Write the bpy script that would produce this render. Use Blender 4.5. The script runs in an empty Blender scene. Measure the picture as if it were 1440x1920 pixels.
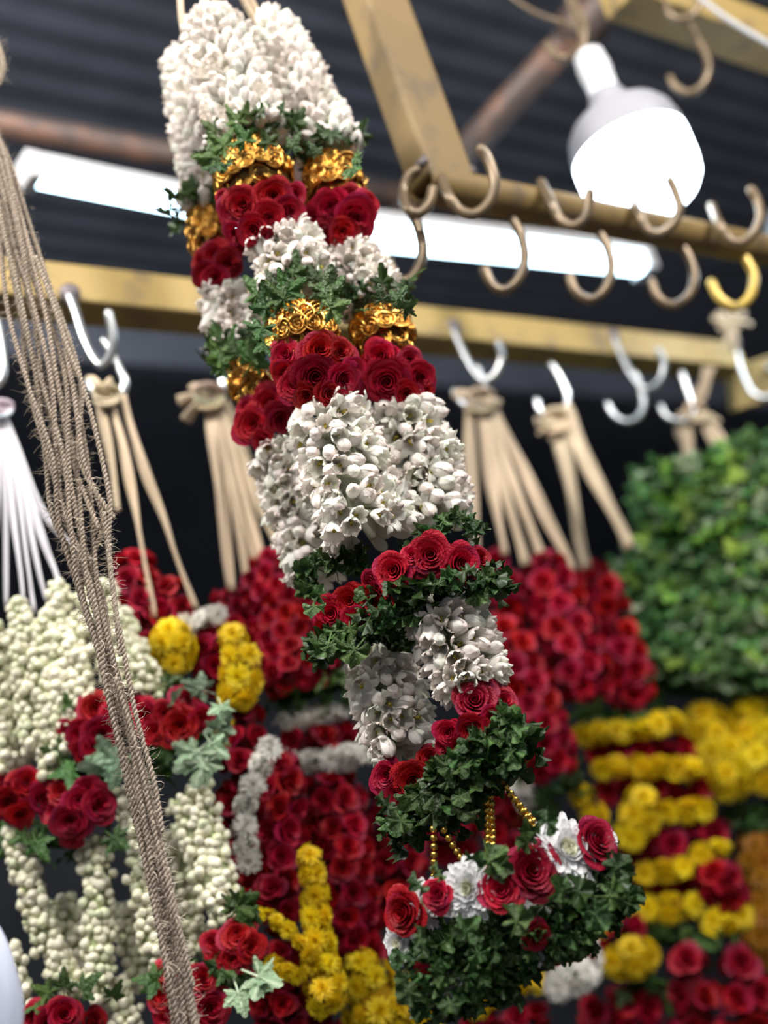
import bpy, math, random
import numpy as np
from mathutils import Vector, Matrix, Quaternion

random.seed(11)
SC = bpy.context.scene
COL = SC.collection
RND = random.Random(5)

# ------------------------------------------------------------------ camera
FPX, W, H = 2400.0, 1440.0, 1920.0
PITCH, ROLL = math.radians(20.0), math.radians(17.2)
EYE = Vector((0.0, 0.0, 1.5))
FWD = Vector((0, math.cos(PITCH), math.sin(PITCH)))
_r0, _u0 = Vector((1, 0, 0)), Vector((0, -math.sin(PITCH), math.cos(PITCH)))
CR = math.cos(ROLL) * _r0 - math.sin(ROLL) * _u0
CU = math.sin(ROLL) * _r0 + math.cos(ROLL) * _u0
UP = Vector((0, 0, 1))
RAIL_DIR = Vector((math.sin(math.radians(49)), math.cos(math.radians(49)), 0))
CROSS_DIR = Vector((-math.cos(math.radians(49)), math.sin(math.radians(49)), 0))

cd = bpy.data.cameras.new('camera')
cam = bpy.data.objects.new('camera', cd)
COL.objects.link(cam)
M = Matrix.Identity(4)
for i in range(3):
    M[i][0], M[i][1], M[i][2], M[i][3] = CR[i], CU[i], -FWD[i], EYE[i]
cam.matrix_world = M
cd.sensor_fit = 'VERTICAL'
cd.sensor_height = 24.0
cd.lens = FPX / H * 24.0
cd.clip_start = 0.02
cd.dof.use_dof = True
cd.dof.focus_distance = 1.17
cd.dof.aperture_fstop = 1.5
SC.camera = cam

# ------------------------------------------------------------------ world, lamps, exposure
wd = bpy.data.worlds.new('world')
SC.world = wd
wd.use_nodes = True
wd.node_tree.nodes['Background'].inputs[0].default_value = (0.62, 0.72, 0.95, 1)
wd.node_tree.nodes['Background'].inputs[1].default_value = 0.16
SC.view_settings.view_transform = 'Standard'
SC.view_settings.look = 'None'
SC.view_settings.gamma = 1.0
SC.view_settings.use_curve_mapping = False
SC.view_settings.exposure = 0.35


def lamp(name, loc, power, size, color=(1.0, 0.96, 0.9)):
    l = bpy.data.lights.new(name, 'POINT')
    l.energy, l.shadow_soft_size, l.color = power, size, color
    o = bpy.data.objects.new(name, l)
    o.location = loc
    COL.objects.link(o)
    return o


# unseen bulbs taken to hang over the aisle, then lamps added to brighten
lamp('unseen_lamp', (-0.75, 0.15, 3.35), 98, 0.09)
lamp('unseen_lamp', (0.60, -0.10, 3.35), 84, 0.09)
lamp('unseen_lamp', (0.1, -1.1, 3.0), 42, 0.10)  # added frontal fill from behind the camera, no bulb known there
lamp('unseen_lamp', (1.75, 0.55, 3.3), 125, 0.09)  # unseen lamp placed to brighten the rose garlands on the right
lamp('unseen_lamp', (-0.95, 0.75, 3.3), 62, 0.09)  # unseen lamp placed to brighten the tops of the left garlands
BULB_EMIT = 9.0
TUBE_EMIT = 9.0

# ------------------------------------------------------------------ pixel helpers: a photo pixel on an upright plane, or at a height


def ray(x, y):
    return FWD + CR * ((x - 720.0) / FPX) - CU * ((y - 960.0) / FPX)


def P(x, y, Y):
    d = ray(x, y)
    return EYE + d * (Y / d.y)


def PZ(x, y, z):
    d = ray(x, y)
    return EYE + d * ((z - EYE.z) / d.z)


def mpp(p):
    return (p - EYE).dot(FWD) / FPX


# ------------------------------------------------------------------ materials


def nodes(name):
    m = bpy.data.materials.new(name)
    m.use_nodes = True
    return m, m.node_tree.nodes, m.node_tree.links, m.node_tree.nodes['Principled BSDF']


def petal_mat(name, rough=0.5, transl=0.2, metallic=0.0, var=0.15, hue=0.01, spec=0.4, noise=0.0, coat=0.0):
    """Colour comes from the flower's own vertex colours, with a small change from one flower to the next."""
    m, N, L, b = nodes(name)
    at = N.new('ShaderNodeAttribute'); at.attribute_name = 'Col'
    oi = N.new('ShaderNodeObjectInfo')
    hs = N.new('ShaderNodeHueSaturation')
    mr = N.new('ShaderNodeMapRange')
    mr.inputs[3].default_value, mr.inputs[4].default_value = 1 - var, 1 + var
    L.new(oi.outputs['Random'], mr.inputs[0]); L.new(mr.outputs[0], hs.inputs['Value'])
    mh = N.new('ShaderNodeMapRange')
    mh.inputs[3].default_value, mh.inputs[4].default_value = 0.5 - hue, 0.5 + hue
    ml = N.new('ShaderNodeMath'); ml.operation = 'MULTIPLY'; ml.inputs[1].default_value = 7.31
    fr = N.new('ShaderNodeMath'); fr.operation = 'FRACT'
    L.new(oi.outputs['Random'], ml.inputs[0]); L.new(ml.outputs[0], fr.inputs[0])
    L.new(fr.outputs[0], mh.inputs[0]); L.new(mh.outputs[0], hs.inputs['Hue'])
    L.new(at.outputs['Color'], hs.inputs['Color'])
    out = hs.outputs[0]
    L.new(out, b.inputs['Base Color'])
    b.inputs['Roughness'].default_value = rough
    b.inputs['Metallic'].default_value = metallic
    b.inputs['Specular IOR Level'].default_value = spec
    b.inputs['Coat Weight'].default_value = coat
    b.inputs['Coat Roughness'].default_value = 0.15
    if noise:
        tc = N.new('ShaderNodeTexCoord'); nz = N.new('ShaderNodeTexNoise'); bp = N.new('ShaderNodeBump')
        nz.inputs['Scale'].default_value = 9.0; nz.inputs['Detail'].default_value = 3
        L.new(tc.outputs['Object'], nz.inputs['Vector']); L.new(nz.outputs[0], bp.inputs['Height'])
        bp.inputs['Strength'].default_value = noise; bp.inputs['Distance'].default_value = 0.1
        L.new(bp.outputs[0], b.inputs['Normal'])
    if transl > 0:
        tr = N.new('ShaderNodeBsdfTranslucent'); mx = N.new('ShaderNodeMixShader')
        mx.inputs[0].default_value = transl
        L.new(out, tr.inputs['Color']); L.new(b.outputs[0], mx.inputs[1]); L.new(tr.outputs[0], mx.inputs[2])
        L.new(mx.outputs[0], N['Material Output'].inputs['Surface'])
    return m


def paint_mat(name, base, wear, scale=14.0, amount=0.5, rough=0.45, metallic=0.0, stretch=(1, 1, 1), bump=0.15):
    m, N, L, b = nodes(name)
    tc = N.new('ShaderNodeTexCoord'); mp = N.new('ShaderNodeMapping'); nz = N.new('ShaderNodeTexNoise')
    mp.inputs['Scale'].default_value = stretch
    nz.inputs['Scale'].default_value = scale; nz.inputs['Detail'].default_value = 6
    rp = N.new('ShaderNodeValToRGB')
    rp.color_ramp.elements[0].position, rp.color_ramp.elements[1].position = amount, amount + 0.16
    rp.color_ramp.elements[0].color, rp.color_ramp.elements[1].color = (*base, 1), (*wear, 1)
    L.new(tc.outputs['Object'], mp.inputs[0]); L.new(mp.outputs[0], nz.inputs['Vector'])
    L.new(nz.outputs[0], rp.inputs[0]); L.new(rp.outputs[0], b.inputs['Base Color'])
    bp = N.new('ShaderNodeBump'); bp.inputs['Strength'].default_value = bump; bp.inputs['Distance'].default_value = 0.002
    L.new(nz.outputs[0], bp.inputs['Height']); L.new(bp.outputs[0], b.inputs['Normal'])
    b.inputs['Roughness'].default_value = rough; b.inputs['Metallic'].default_value = metallic
    return m


def emit_mat(name, color, strength):
    m, N, L, b = nodes(name)
    b.inputs['Base Color'].default_value = (0.9, 0.9, 0.9, 1)
    b.inputs['Emission Color'].default_value = (*color, 1)
    b.inputs['Emission Strength'].default_value = strength
    return m


MAT = dict(
    rose=petal_mat('rose_petal', 0.5, 0.08, var=0.25, hue=0.006, spec=0.3, noise=0.2),
    gold=petal_mat('gold_foil', 0.27, 0.0, 1.0, var=0.12, hue=0.006),
    tuberose=petal_mat('tuberose_petal', 0.42, 0.22, var=0.06, hue=0.006, spec=0.4),
    mum=petal_mat('chrysanthemum_petal', 0.5, 0.22, var=0.10, hue=0.008),
    leaf=petal_mat('leaf_green', 0.42, 0.16, var=0.42, hue=0.025, spec=0.4, noise=0.3),
    bud=petal_mat('jasmine_bud', 0.42, 0.12, var=0.07, hue=0.008),
    fibre=petal_mat('plant_fibre', 0.75, 0.1, var=0.12, hue=0.006, spec=0.2),
    ribbon=petal_mat('white_ribbon', 0.35, 0.25, var=0.05, hue=0.0, spec=0.4),
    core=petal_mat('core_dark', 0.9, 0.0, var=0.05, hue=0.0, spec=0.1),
    yellow=paint_mat('yellow_painted_steel', (0.37, 0.26, 0.088), (0.24, 0.17, 0.08), 16, 0.52, 0.6),
    ochre=paint_mat('ochre_painted_steel', (0.19, 0.122, 0.038), (0.125, 0.082, 0.038), 18, 0.5, 0.6),
    rust=paint_mat('rusty_steel', (0.10, 0.075, 0.07), (0.22, 0.12, 0.085), 12, 0.5, 0.5, 0.3),
    zinc=paint_mat('galvanised_steel', (0.55, 0.57, 0.58), (0.38, 0.40, 0.41), 30, 0.5, 0.32, 0.9),
    hookpaint=paint_mat('ochre_hook_steel', (0.19, 0.135, 0.08), (0.14, 0.105, 0.07), 40, 0.5, 0.32, 0.35),
    hookyellow=paint_mat('yellow_hook_steel', (0.66, 0.46, 0.10), (0.45, 0.32, 0.12), 40, 0.6, 0.3, 0.2),
    weld=paint_mat('burnt_weld', (0.13, 0.11, 0.12), (0.30, 0.26, 0.25), 60, 0.5, 0.5, 0.4),
    roof=paint_mat('dark_roof_sheet', (0.095, 0.108, 0.145), (0.078, 0.09, 0.12), 5, 0.45, 0.6, 0.0),
    wall=paint_mat('dark_back_wall', (0.060, 0.066, 0.082), (0.048, 0.053, 0.066), 4, 0.45, 0.8),
    floor=paint_mat('worn_concrete', (0.20, 0.19, 0.18), (0.12, 0.115, 0.11), 3, 0.45, 0.85),
    plastic=paint_mat('white_plastic', (0.72, 0.72, 0.74), (0.64, 0.64, 0.66), 8, 0.5, 0.45, bump=0.02),
    housing=paint_mat('grey_white_housing', (0.30, 0.30, 0.33), (0.27, 0.27, 0.30), 8, 0.5, 0.5, bump=0.02),
    cable=paint_mat('grey_cable', (0.42, 0.43, 0.45), (0.36, 0.36, 0.38), 20, 0.5, 0.5),
    bulbglow=emit_mat('lit_bulb_diffuser', (0.78, 0.90, 1.0), BULB_EMIT),
    tubeglow=emit_mat('lit_tube', (0.58, 0.84, 1.0), TUBE_EMIT),
    cloth=paint_mat('pale_cloth', (0.62, 0.66, 0.80), (0.55, 0.60, 0.76), 9, 0.5, 0.8),
)

# ------------------------------------------------------------------ mesh building


class MB:
    def __init__(s):
        s.v, s.f, s.c = [], [], []

    def vert(s, p, c=(1, 1, 1)):
        s.v.append((p[0], p[1], p[2])); s.c.append(c)
        return len(s.v) - 1

    def grid(s, pts, cols=None, close_u=False):
        """pts[row][col]; quads between; cols like pts or one colour"""
        ids = []
        for i, row in enumerate(pts):
            ids.append([s.vert(p, cols[i][j] if isinstance(cols, list) else (cols or (1, 1, 1))) for j, p in enumerate(row)])
        n = len(ids[0])
        for i in range(len(ids) - 1):
            for j in range(n if close_u else n - 1):
                k = (j + 1) % n
                s.f.append((ids[i][j], ids[i][k], ids[i + 1][k], ids[i + 1][j]))
        return ids

    def tube(s, path, radii, n=8, col=(1, 1, 1), cap=True, flat=1.0, twist=0.0, cvar=0.0, ref=None):
        path = [Vector(p) for p in path]
        if not isinstance(radii, (list, tuple)):
            radii = [radii] * len(path)
        rows, cols = [], []
        t = (path[1] - path[0]).normalized()
        a = ref or (Vector((1, 0, 0)) if abs(t.x) < 0.8 else Vector((0, 1, 0)))
        u = (a - t * a.dot(t)).normalized()
        st = [1 + cvar * RND.uniform(-1, 1) for _ in range(n)]
        for i, p in enumerate(path):
            t = (path[min(i + 1, len(path) - 1)] - path[max(i - 1, 0)]).normalized()
            u = (u - t * u.dot(t)).normalized()
            w = t.cross(u)
            tw = twist * i
            row, cr = [], []
            for k in range(n):
                an = 2 * math.pi * k / n
                x, y = math.cos(an), math.sin(an) * flat
                x, y = x * math.cos(tw) - y * math.sin(tw), x * math.sin(tw) + y * math.cos(tw)
                row.append(p + (u * x + w * y) * radii[i])
                cr.append(tuple(q * st[k] for q in col))
            rows.append(row); cols.append(cr)
        ids = s.grid(rows, cols, True)
        if cap:
            s.f.append(tuple(reversed(ids[0]))); s.f.append(tuple(ids[-1]))

    def lathe(s, base, axis, prof, n=32, col=(1, 1, 1)):
        axis = axis.normalized()
        u = axis.orthogonal().normalized(); w = axis.cross(u)
        rows = [[base + axis * h + (u * math.cos(2 * math.pi * k / n) + w * math.sin(2 * math.pi * k / n)) * max(r, 1e-4)
                 for k in range(n)] for h, r in prof]
        s.grid(rows, col, True)

    def box(s, c, ax, ay, az):
        """box with centre c and half-axis vectors"""
        ids = [s.vert(c + ax * i + ay * j + az * k) for i in (-1, 1) for j in (-1, 1) for k in (-1, 1)]
        for q in ((0, 1, 3, 2), (4, 6, 7, 5), (0, 4, 5, 1), (2, 3, 7, 6), (0, 2, 6, 4), (1, 5, 7, 3)):
            s.f.append(tuple(ids[i] for i in q))

    def sphere(s, c, r, n=8, m=6, col=(1, 1, 1)):
        rows = [[c + Vector((math.cos(2 * math.pi * k / n) * math.sin(math.pi * i / m), math.sin(2 * math.pi * k / n) * math.sin(math.pi * i / m),
                             math.cos(math.pi * i / m))) * r for k in range(n)] for i in range(m + 1)]
        s.grid(rows, col, True)

    def mesh(s, name, mat, smooth=True):
        me = bpy.data.meshes.new(name)
        me.from_pydata(s.v, [], s.f)
        a = me.color_attributes.new('Col', 'FLOAT_COLOR', 'POINT')
        c = np.ones((len(s.v), 4), dtype=np.float32)
        c[:, :3] = np.array(s.c, dtype=np.float32).reshape(-1, 3)
        a.data.foreach_set('color', c.ravel())
        if smooth:
            me.polygons.foreach_set('use_smooth', [True] * len(me.polygons))
        me.materials.append(mat)
        return me


def bevel(o, w=0.003, seg=2):
    md = o.modifiers.new('bevel', 'BEVEL'); md.width = w; md.segments = seg; md.limit_method = 'ANGLE'


def catmull(pts, n=8):
    pts = [Vector(p) for p in pts]
    out = []
    for i in range(len(pts) - 1):
        a, b, c, d = pts[max(i - 1, 0)], pts[i], pts[i + 1], pts[min(i + 2, len(pts) - 1)]
        for k in range(n):
            t = k / n
            out.append(0.5 * ((2 * b) + (c - a) * t + (2 * a - 5 * b + 4 * c - d) * t * t + (3 * b - a - 3 * c + d) * t ** 3))
    out.append(pts[-1])
    return out


def link(name, me, parent=None, loc=None):
    o = bpy.data.objects.new(name, me)
    COL.objects.link(o)
    if parent is not None:
        o.parent = parent
    if loc is not None:
        o.location = loc
    return o


def tag(o, label, cat, group=None):
    o['label'] = label; o['category'] = cat
    if group:
        o['group'] = group
    return o


def thing(name, loc, label, cat, group=None):
    o = bpy.data.objects.new(name, None)
    o.empty_display_size = 0.05
    COL.objects.link(o)
    o.location = loc
    return tag(o, label, cat, group)


def part(name, mb, mat, root, smooth=True, sub=None):
    """mesh built in world coordinates, made a child of root"""
    org = Vector(root.location) if sub is None else Vector(sub['_org'])
    mb.v = [(x - org.x, y - org.y, z - org.z) for x, y, z in mb.v]
    return link(name, mb.mesh(name, MAT[mat], smooth), root if sub is None else sub)


def struct(name, mb, mat, smooth=False):
    o = link(name, mb.mesh(name, MAT[mat], smooth))
    o['kind'] = 'structure'
    return o


# ------------------------------------------------------------------ flower and leaf prototypes (unit size, facing +Z)


def rose_mesh(seed, n=26, nu=5, nv=4, openness=1.0):
    R = random.Random(seed); mb = MB()
    for i in range(n):
        t = i / (n - 1)
        th = i * 2.3999 + R.uniform(-0.2, 0.2)
        wid = 2.9 - 1.25 * t
        rad_top = 0.07 + (0.86 * t ** 0.95) * openness * R.uniform(.95, 1.05)
        ztop = 0.42 - 0.40 * t ** 1.8 + R.uniform(-0.035, 0.035)
        rb = 0.04 + 0.36 * t
        curl = 0.015 + 0.15 * t * t
        sh = R.uniform(0.82, 1.1)
        base = (0.37 * sh, 0.004 * sh, 0.017 * sh)
        if t > 0.7 and R.random() < 0.4:
            base = (0.33 * sh, 0.006, 0.040 * sh)
        pts, cols = [], []
        for a in range(nv + 1):
            v = a / nv
            row, cr = [], []
            for b in range(nu + 1):
                u = -1 + 2 * b / nu
                ang = th + u * wid / 2 * (0.6 + 0.4 * math.sin(min(1, v * 1.25) * math.pi * 0.5))
                vv = v * (1 - (0.10 + .16 * t) * u * u * v)
                r = rb + (rad_top - rb) * vv ** 0.8 + curl * vv ** 5 + 0.04 * u * vv
                r += (0.012 + .02 * t) * math.sin(3.3 * u + seed + i) * v
                z = -0.42 + (ztop + 0.42) * math.sin(min(vv, 1) * math.pi * 0.5) - curl * 0.7 * vv ** 7
                row.append((r * math.cos(ang), r * math.sin(ang), z))
                k = 1 + 0.10 * v
                cr.append(tuple(q * k for q in base))
            pts.append(row); cols.append(cr)
        mb.grid(pts, cols)
    ring = lambda z, r: [(r * math.cos(k * math.pi / 3), r * math.sin(k * math.pi / 3), z) for k in range(6)]
    mb.grid([ring(-.42, .30), ring(-.1, .20), ring(.18, .10), ring(.30, .01)], (.20, .002, .01), True)
    return mb.mesh('rose', MAT['rose'])


def gold_mesh(seed):
    """a pressed foil rose: spiral ridges running into a cup, wavy rim, closed sides"""
    R = random.Random(seed); mb = MB()
    rows = []
    na = 20
    ph = R.uniform(0, 6)
    for r in (0.03, .12, .2, .28, .36, .44, .52, .60, .68, .76, .84, .92):
        row = []
        for k in range(na):
            a = 2 * math.pi * k / na
            s_ = (r * 2.7 + k / na) % 1.0
            ridge = (math.sin(math.pi * s_) ** 0.8) * .55
            z = -.42 + ridge + .16 * r + .05 * math.sin(3 * a + ph) * r
            rr = r * (1 + .05 * math.sin(3 * a + ph))
            row.append((rr * math.cos(a), rr * math.sin(a), z))
        rows.append(row)
    for r, z in ((1.0, .20), (1.05, .12), (.94, -.04), (.66, -.40), (.4, -.8)):
        rows.append([(r * (1 + .05 * math.sin(3 * 2 * math.pi * k / na + ph)) * math.cos(2 * math.pi * k / na), r * (1 + .05 * math.sin(3 * 2 * math.pi * k / na + ph)) * math.sin(2 * math.pi * k / na), z) for k in range(na)])
    mb.grid(rows, (0.62, 0.33, 0.07), True)
    return mb.mesh('gold_rose', MAT['gold'])


def tuberose_mesh(seed, kind):
    """length 1 along +Z"""
    R = random.Random(seed); mb = MB()
    white = (0.86, 0.84, 0.78); pinky = (0.84, 0.70, 0.64); green = (0.62, 0.66, 0.42)
    tip = pinky if R.random() < 0.7 else (0.82, 0.84, 0.70)
    ring = lambda z, r: [(r * math.cos(k * math.pi / 4), r * math.sin(k * math.pi / 4), z) for k in range(8)]
    mb.grid([ring(0, .075), ring(.25, .085), ring(.42, .11), ring(.55, .13)],
            [[green] * 8, [(.78, .79, .66)] * 8, [white] * 8, [white] * 8], True)
    for k in range(6):
        th = k * math.pi / 3 + R.uniform(-.1, .1)
        inner = k % 2
        if kind == 'bud':
            rk, zk, wm = (.10, .125, .15, .145, .10, .05, .0), (.36, .50, .63, .76, .88, .96, 1.0), .135
        elif kind == 'half':
            rk, zk, wm = (.10, .13, .17, .205, .225, .235, .235 - .03 * inner), (.36, .50, .64, .77, .88, .96, 1.0), .125
        else:
            rk, zk, wm = (.10, .14, .20, .28, .37, .45, .50), (.36, .54, .66, .74, .78, .78, .76), .13
        pts, cols = [], []
        jr = R.uniform(0.9, 1.1)
        for i, (r, z, s_) in enumerate(zip(rk, zk, (0, .2, .4, .6, .78, .92, 1.0))):
            wd_ = wm * (.55 + .45 * math.sin(min(s_ / .62, 1) * math.pi / 2)) * math.sqrt(max(.04, 1 - max(0, (s_ - .62) / .385) ** 2))
            row, cr = [], []
            for j in (-1, -.5, 0, .5, 1):
                rr = (r * jr if i > 1 else r) + .05 * (1 - j * j) * min(1, 8 * r) + (.012 if inner else 0) - .02
                x, y = rr, j * wd_
                row.append((x * math.cos(th) - y * math.sin(th), x * math.sin(th) + y * math.cos(th), z - (.03 * j * j if i > 4 else 0)))
                m_ = max(0, (s_ - .5) / .5) * 0.8
                cr.append(tuple(w_ * (1 - m_) + p_ * m_ for w_, p_ in zip(white, tip)))
            pts.append(row); cols.append(cr)
        mb.grid(pts, cols)
    if kind != 'bud':
        mb.grid([[(0.05 * math.cos(k), 0.05 * math.sin(k), z) for k in (0, 1.57, 3.14, 4.71)] for z in (.5, .74)], (.60, .50, .10), True)
    return mb.mesh('tuberose', MAT['tuberose'])


def leaf_mesh(seed, col=(0.040, 0.092, 0.016), vein=(0.075, 0.155, 0.035), deep=1.0, ruffle=1.0):
    """palmate lobed leaf, stalk at the origin, tip towards +Y, upper side +Z"""
    R = random.Random(seed); mb = MB()
    lobes = [(-125, .40), (-72, .50), (0, .62), (72, .50), (125, .40)]
    out = []
    for a, l in lobes:
        l *= R.uniform(.88, 1.12); a += R.uniform(-6, 6)
        for da, k in ((-26, .58), (-20, .80), (-13, .74), (-7, .98), (0, 1.06), (7, .98), (13, .74), (20, .80), (26, .58)):
            out.append((math.radians(a + da * (0.95 if a else 1.1)), l * (1 - (1 - k) * deep), abs(da)))
    n = len(out)
    cx, cy = 0, .36
    curl = R.uniform(-.25, .45); ruf = R.uniform(.05, .10) * ruffle; ph = R.uniform(0, 6)
    rows, cols = [], []
    for f in (0.06, 0.42, 0.78, 1.0):
        row, cr = [], []
        for i, (a, r, da) in enumerate(out):
            rr = (min(r, .34) if f < .4 else r) * f
            x, y = cx + rr * math.sin(a), cy + rr * math.cos(a)
            d2 = x * x + (y - .3) ** 2
            z = -curl * d2 + ruf * math.sin(5 * a + ph) * f * f + 0.05 * f * math.cos(math.pi * da / 26)
            row.append((x, y, z))
            w = max(0, 1 - da / 9) * (1 - 0.3 * f)
            cr.append(tuple(p * (1 - w) + q * w for p, q in zip(col, vein)))
        rows.append(row); cols.append(cr)
    mb.grid(rows, cols, False)
    c = mb.vert((cx, cy, 0.02), vein)
    for i in range(n - 1):
        mb.f.append((i, c, i + 1))
    a, b = mb.vert((-.02, -.12, -.03), vein), mb.vert((.02, -.12, -.03), vein)
    e, g = mb.vert((.025, .34, .01), vein), mb.vert((-.025, .34, .01), vein)
    mb.f.append((a, b, e, g))
    return mb.mesh('leaf', MAT['leaf'])


def mum_mesh(seed, col, layers=6, per=13, dense=1.0, centre=None, wide=1.0):
    R = random.Random(seed); mb = MB()
    for k in range(layers):
        t = k / (layers - 1)
        n = int(per * (0.55 + 0.55 * t) * dense)
        elev = math.radians(66 - 66 * t ** .85)
        for i in range(n):
            th = 2 * math.pi * (i + 0.5 * (k % 2)) / n + R.uniform(-.12, .12)
            el = elev + R.uniform(-.14, .14)
            ln = (0.40 + 0.60 * t) * R.uniform(.88, 1.05)
            w = (0.10 + 0.03 * t) * wide
            pts, cols = [], []
            sh = R.uniform(.9, 1.05)
            for a, (s, ww) in enumerate(((.08, .5), (.42, .9), (.78, 1.0), (.97, .62), (1.02, .15))):
                e2 = el + (s - .3) * (.3 if t < .5 else -.12)
                rr, z = s * ln * math.cos(e2), s * ln * math.sin(e2) * 0.72 - .15
                row = []
                for j in (-1, 0, 1):
                    y = j * w * ww; dz = .035 * j * j
                    row.append((rr * math.cos(th) - y * math.sin(th), rr * math.sin(th) + y * math.cos(th), z + dz))
                pts.append(row)
                cc = col
                if centre and t < .16:
                    cc = centre
                cols.append([tuple(q * sh for q in cc)] * 3)
            mb.grid(pts, cols)
    return mb.mesh('chrysanthemum', MAT['mum'])


def bud_mesh(seed):
    R = random.Random(seed); mb = MB()
    ivory, yel, gr = (((.86, .82, .64), (.84, .80, .56), (.50, .58, .28)), ((.82, .79, .58), (.78, .74, .44), (.46, .54, .24)), ((.76, .78, .54), (.64, .68, .36), (.40, .50, .20)))[seed % 3]
    prof = [(-.9, .12, gr), (-.5, .22, gr), (-.35, .62, yel), (0.05, .95, ivory), (.45, .88, ivory), (.8, .52, ivory), (1.02, .18, ivory), (1.1, .02, yel)]
    mb.grid([[(r * math.cos(k * math.pi / 4) * (1 + .05 * (k % 2)), r * math.sin(k * math.pi / 4) * (1 + .05 * (k % 2)), z) for k in range(8)] for z, r, c in prof],
            [[c] * 8 for z, r, c in prof], True)
    return mb.mesh('jasmine_bud', MAT['bud'])


def bead_mesh():
    mb = MB(); mb.sphere(Vector((0, 0, 0)), 1.0, 12, 8, (0.78, 0.48, 0.10))
    return mb.mesh('bead', MAT['gold'])


PROTO = dict(
    rose=[rose_mesh(i, n=20 if i < 4 else 16, nu=6, nv=5) for i in range(5)],
    far_rose=[rose_mesh(20 + i, n=13, nu=4, nv=3) for i in range(4)],
    gold_rose=[gold_mesh(i) for i in range(4)],
    tuberose=[tuberose_mesh(i, k) for i, k in enumerate(('bud', 'half', 'half', 'bud', 'half', 'half', 'open', 'bud', 'half', 'bud'))],
    slim_tuberose=[tuberose_mesh(80 + i, k) for i, k in enumerate(('bud', 'bud', 'half', 'bud', 'bud'))],
    leaf=[leaf_mesh(i, deep=1.0) for i in range(5)],
    fresh_leaf=[leaf_mesh(30 + i, c, v, .7, 1.6) for i, (c, v) in enumerate((((.10, .21, .065), (.17, .31, .11)), ((.12, .245, .07), (.19, .35, .12)), ((.075, .165, .05), (.14, .26, .09)),
                                                                             ((.20, .34, .045), (.28, .42, .08)), ((.34, .42, .25), (.44, .50, .34))))],
    frill_leaf=[leaf_mesh(60 + i, (0.032, 0.075, 0.015), (0.08, 0.16, 0.045), .62, 2.6) for i in range(5)],
    pale_leaf=[leaf_mesh(40 + i, (0.20, 0.31, 0.18), (0.42, 0.52, 0.36), 0.8) for i in range(3)],
    white_mum=[mum_mesh(i, (0.86, 0.86, 0.86), 9, 20, centre=(0.82, 0.82, 0.66), wide=1.02) for i in range(3)],
    far_white_mum=[mum_mesh(i + 5, (0.84, 0.82, 0.76), 6, 13, wide=.9) for i in range(2)],
    yellow_mum=[mum_mesh(i + 9, (0.88, 0.67, 0.012), 7, 15, wide=.72) for i in range(3)],
    orange_mum=[mum_mesh(i + 14, (0.46, 0.19, 0.012), 5, 11) for i in range(2)],
    jasmine_bud=[bud_mesh(i) for i in (0, 0, 0, 1, 2)],
    bead=[bead_mesh()],
)
PARTNAME = dict(slim_tuberose='tuberose', far_rose='rose', fresh_leaf='leaf', frill_leaf='leaf', pale_leaf='leaf', white_mum='white_chrysanthemum', far_white_mum='white_chrysanthemum',
                yellow_mum='yellow_chrysanthemum', orange_mum='orange_chrysanthemum')
PLURAL = dict(rose='roses', leaf='leaves', tuberose='tuberoses', jasmine_bud='jasmine_buds')

# ------------------------------------------------------------------ garland: collects pieces; the 300 that show largest become parts, the rest one stuff part


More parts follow.
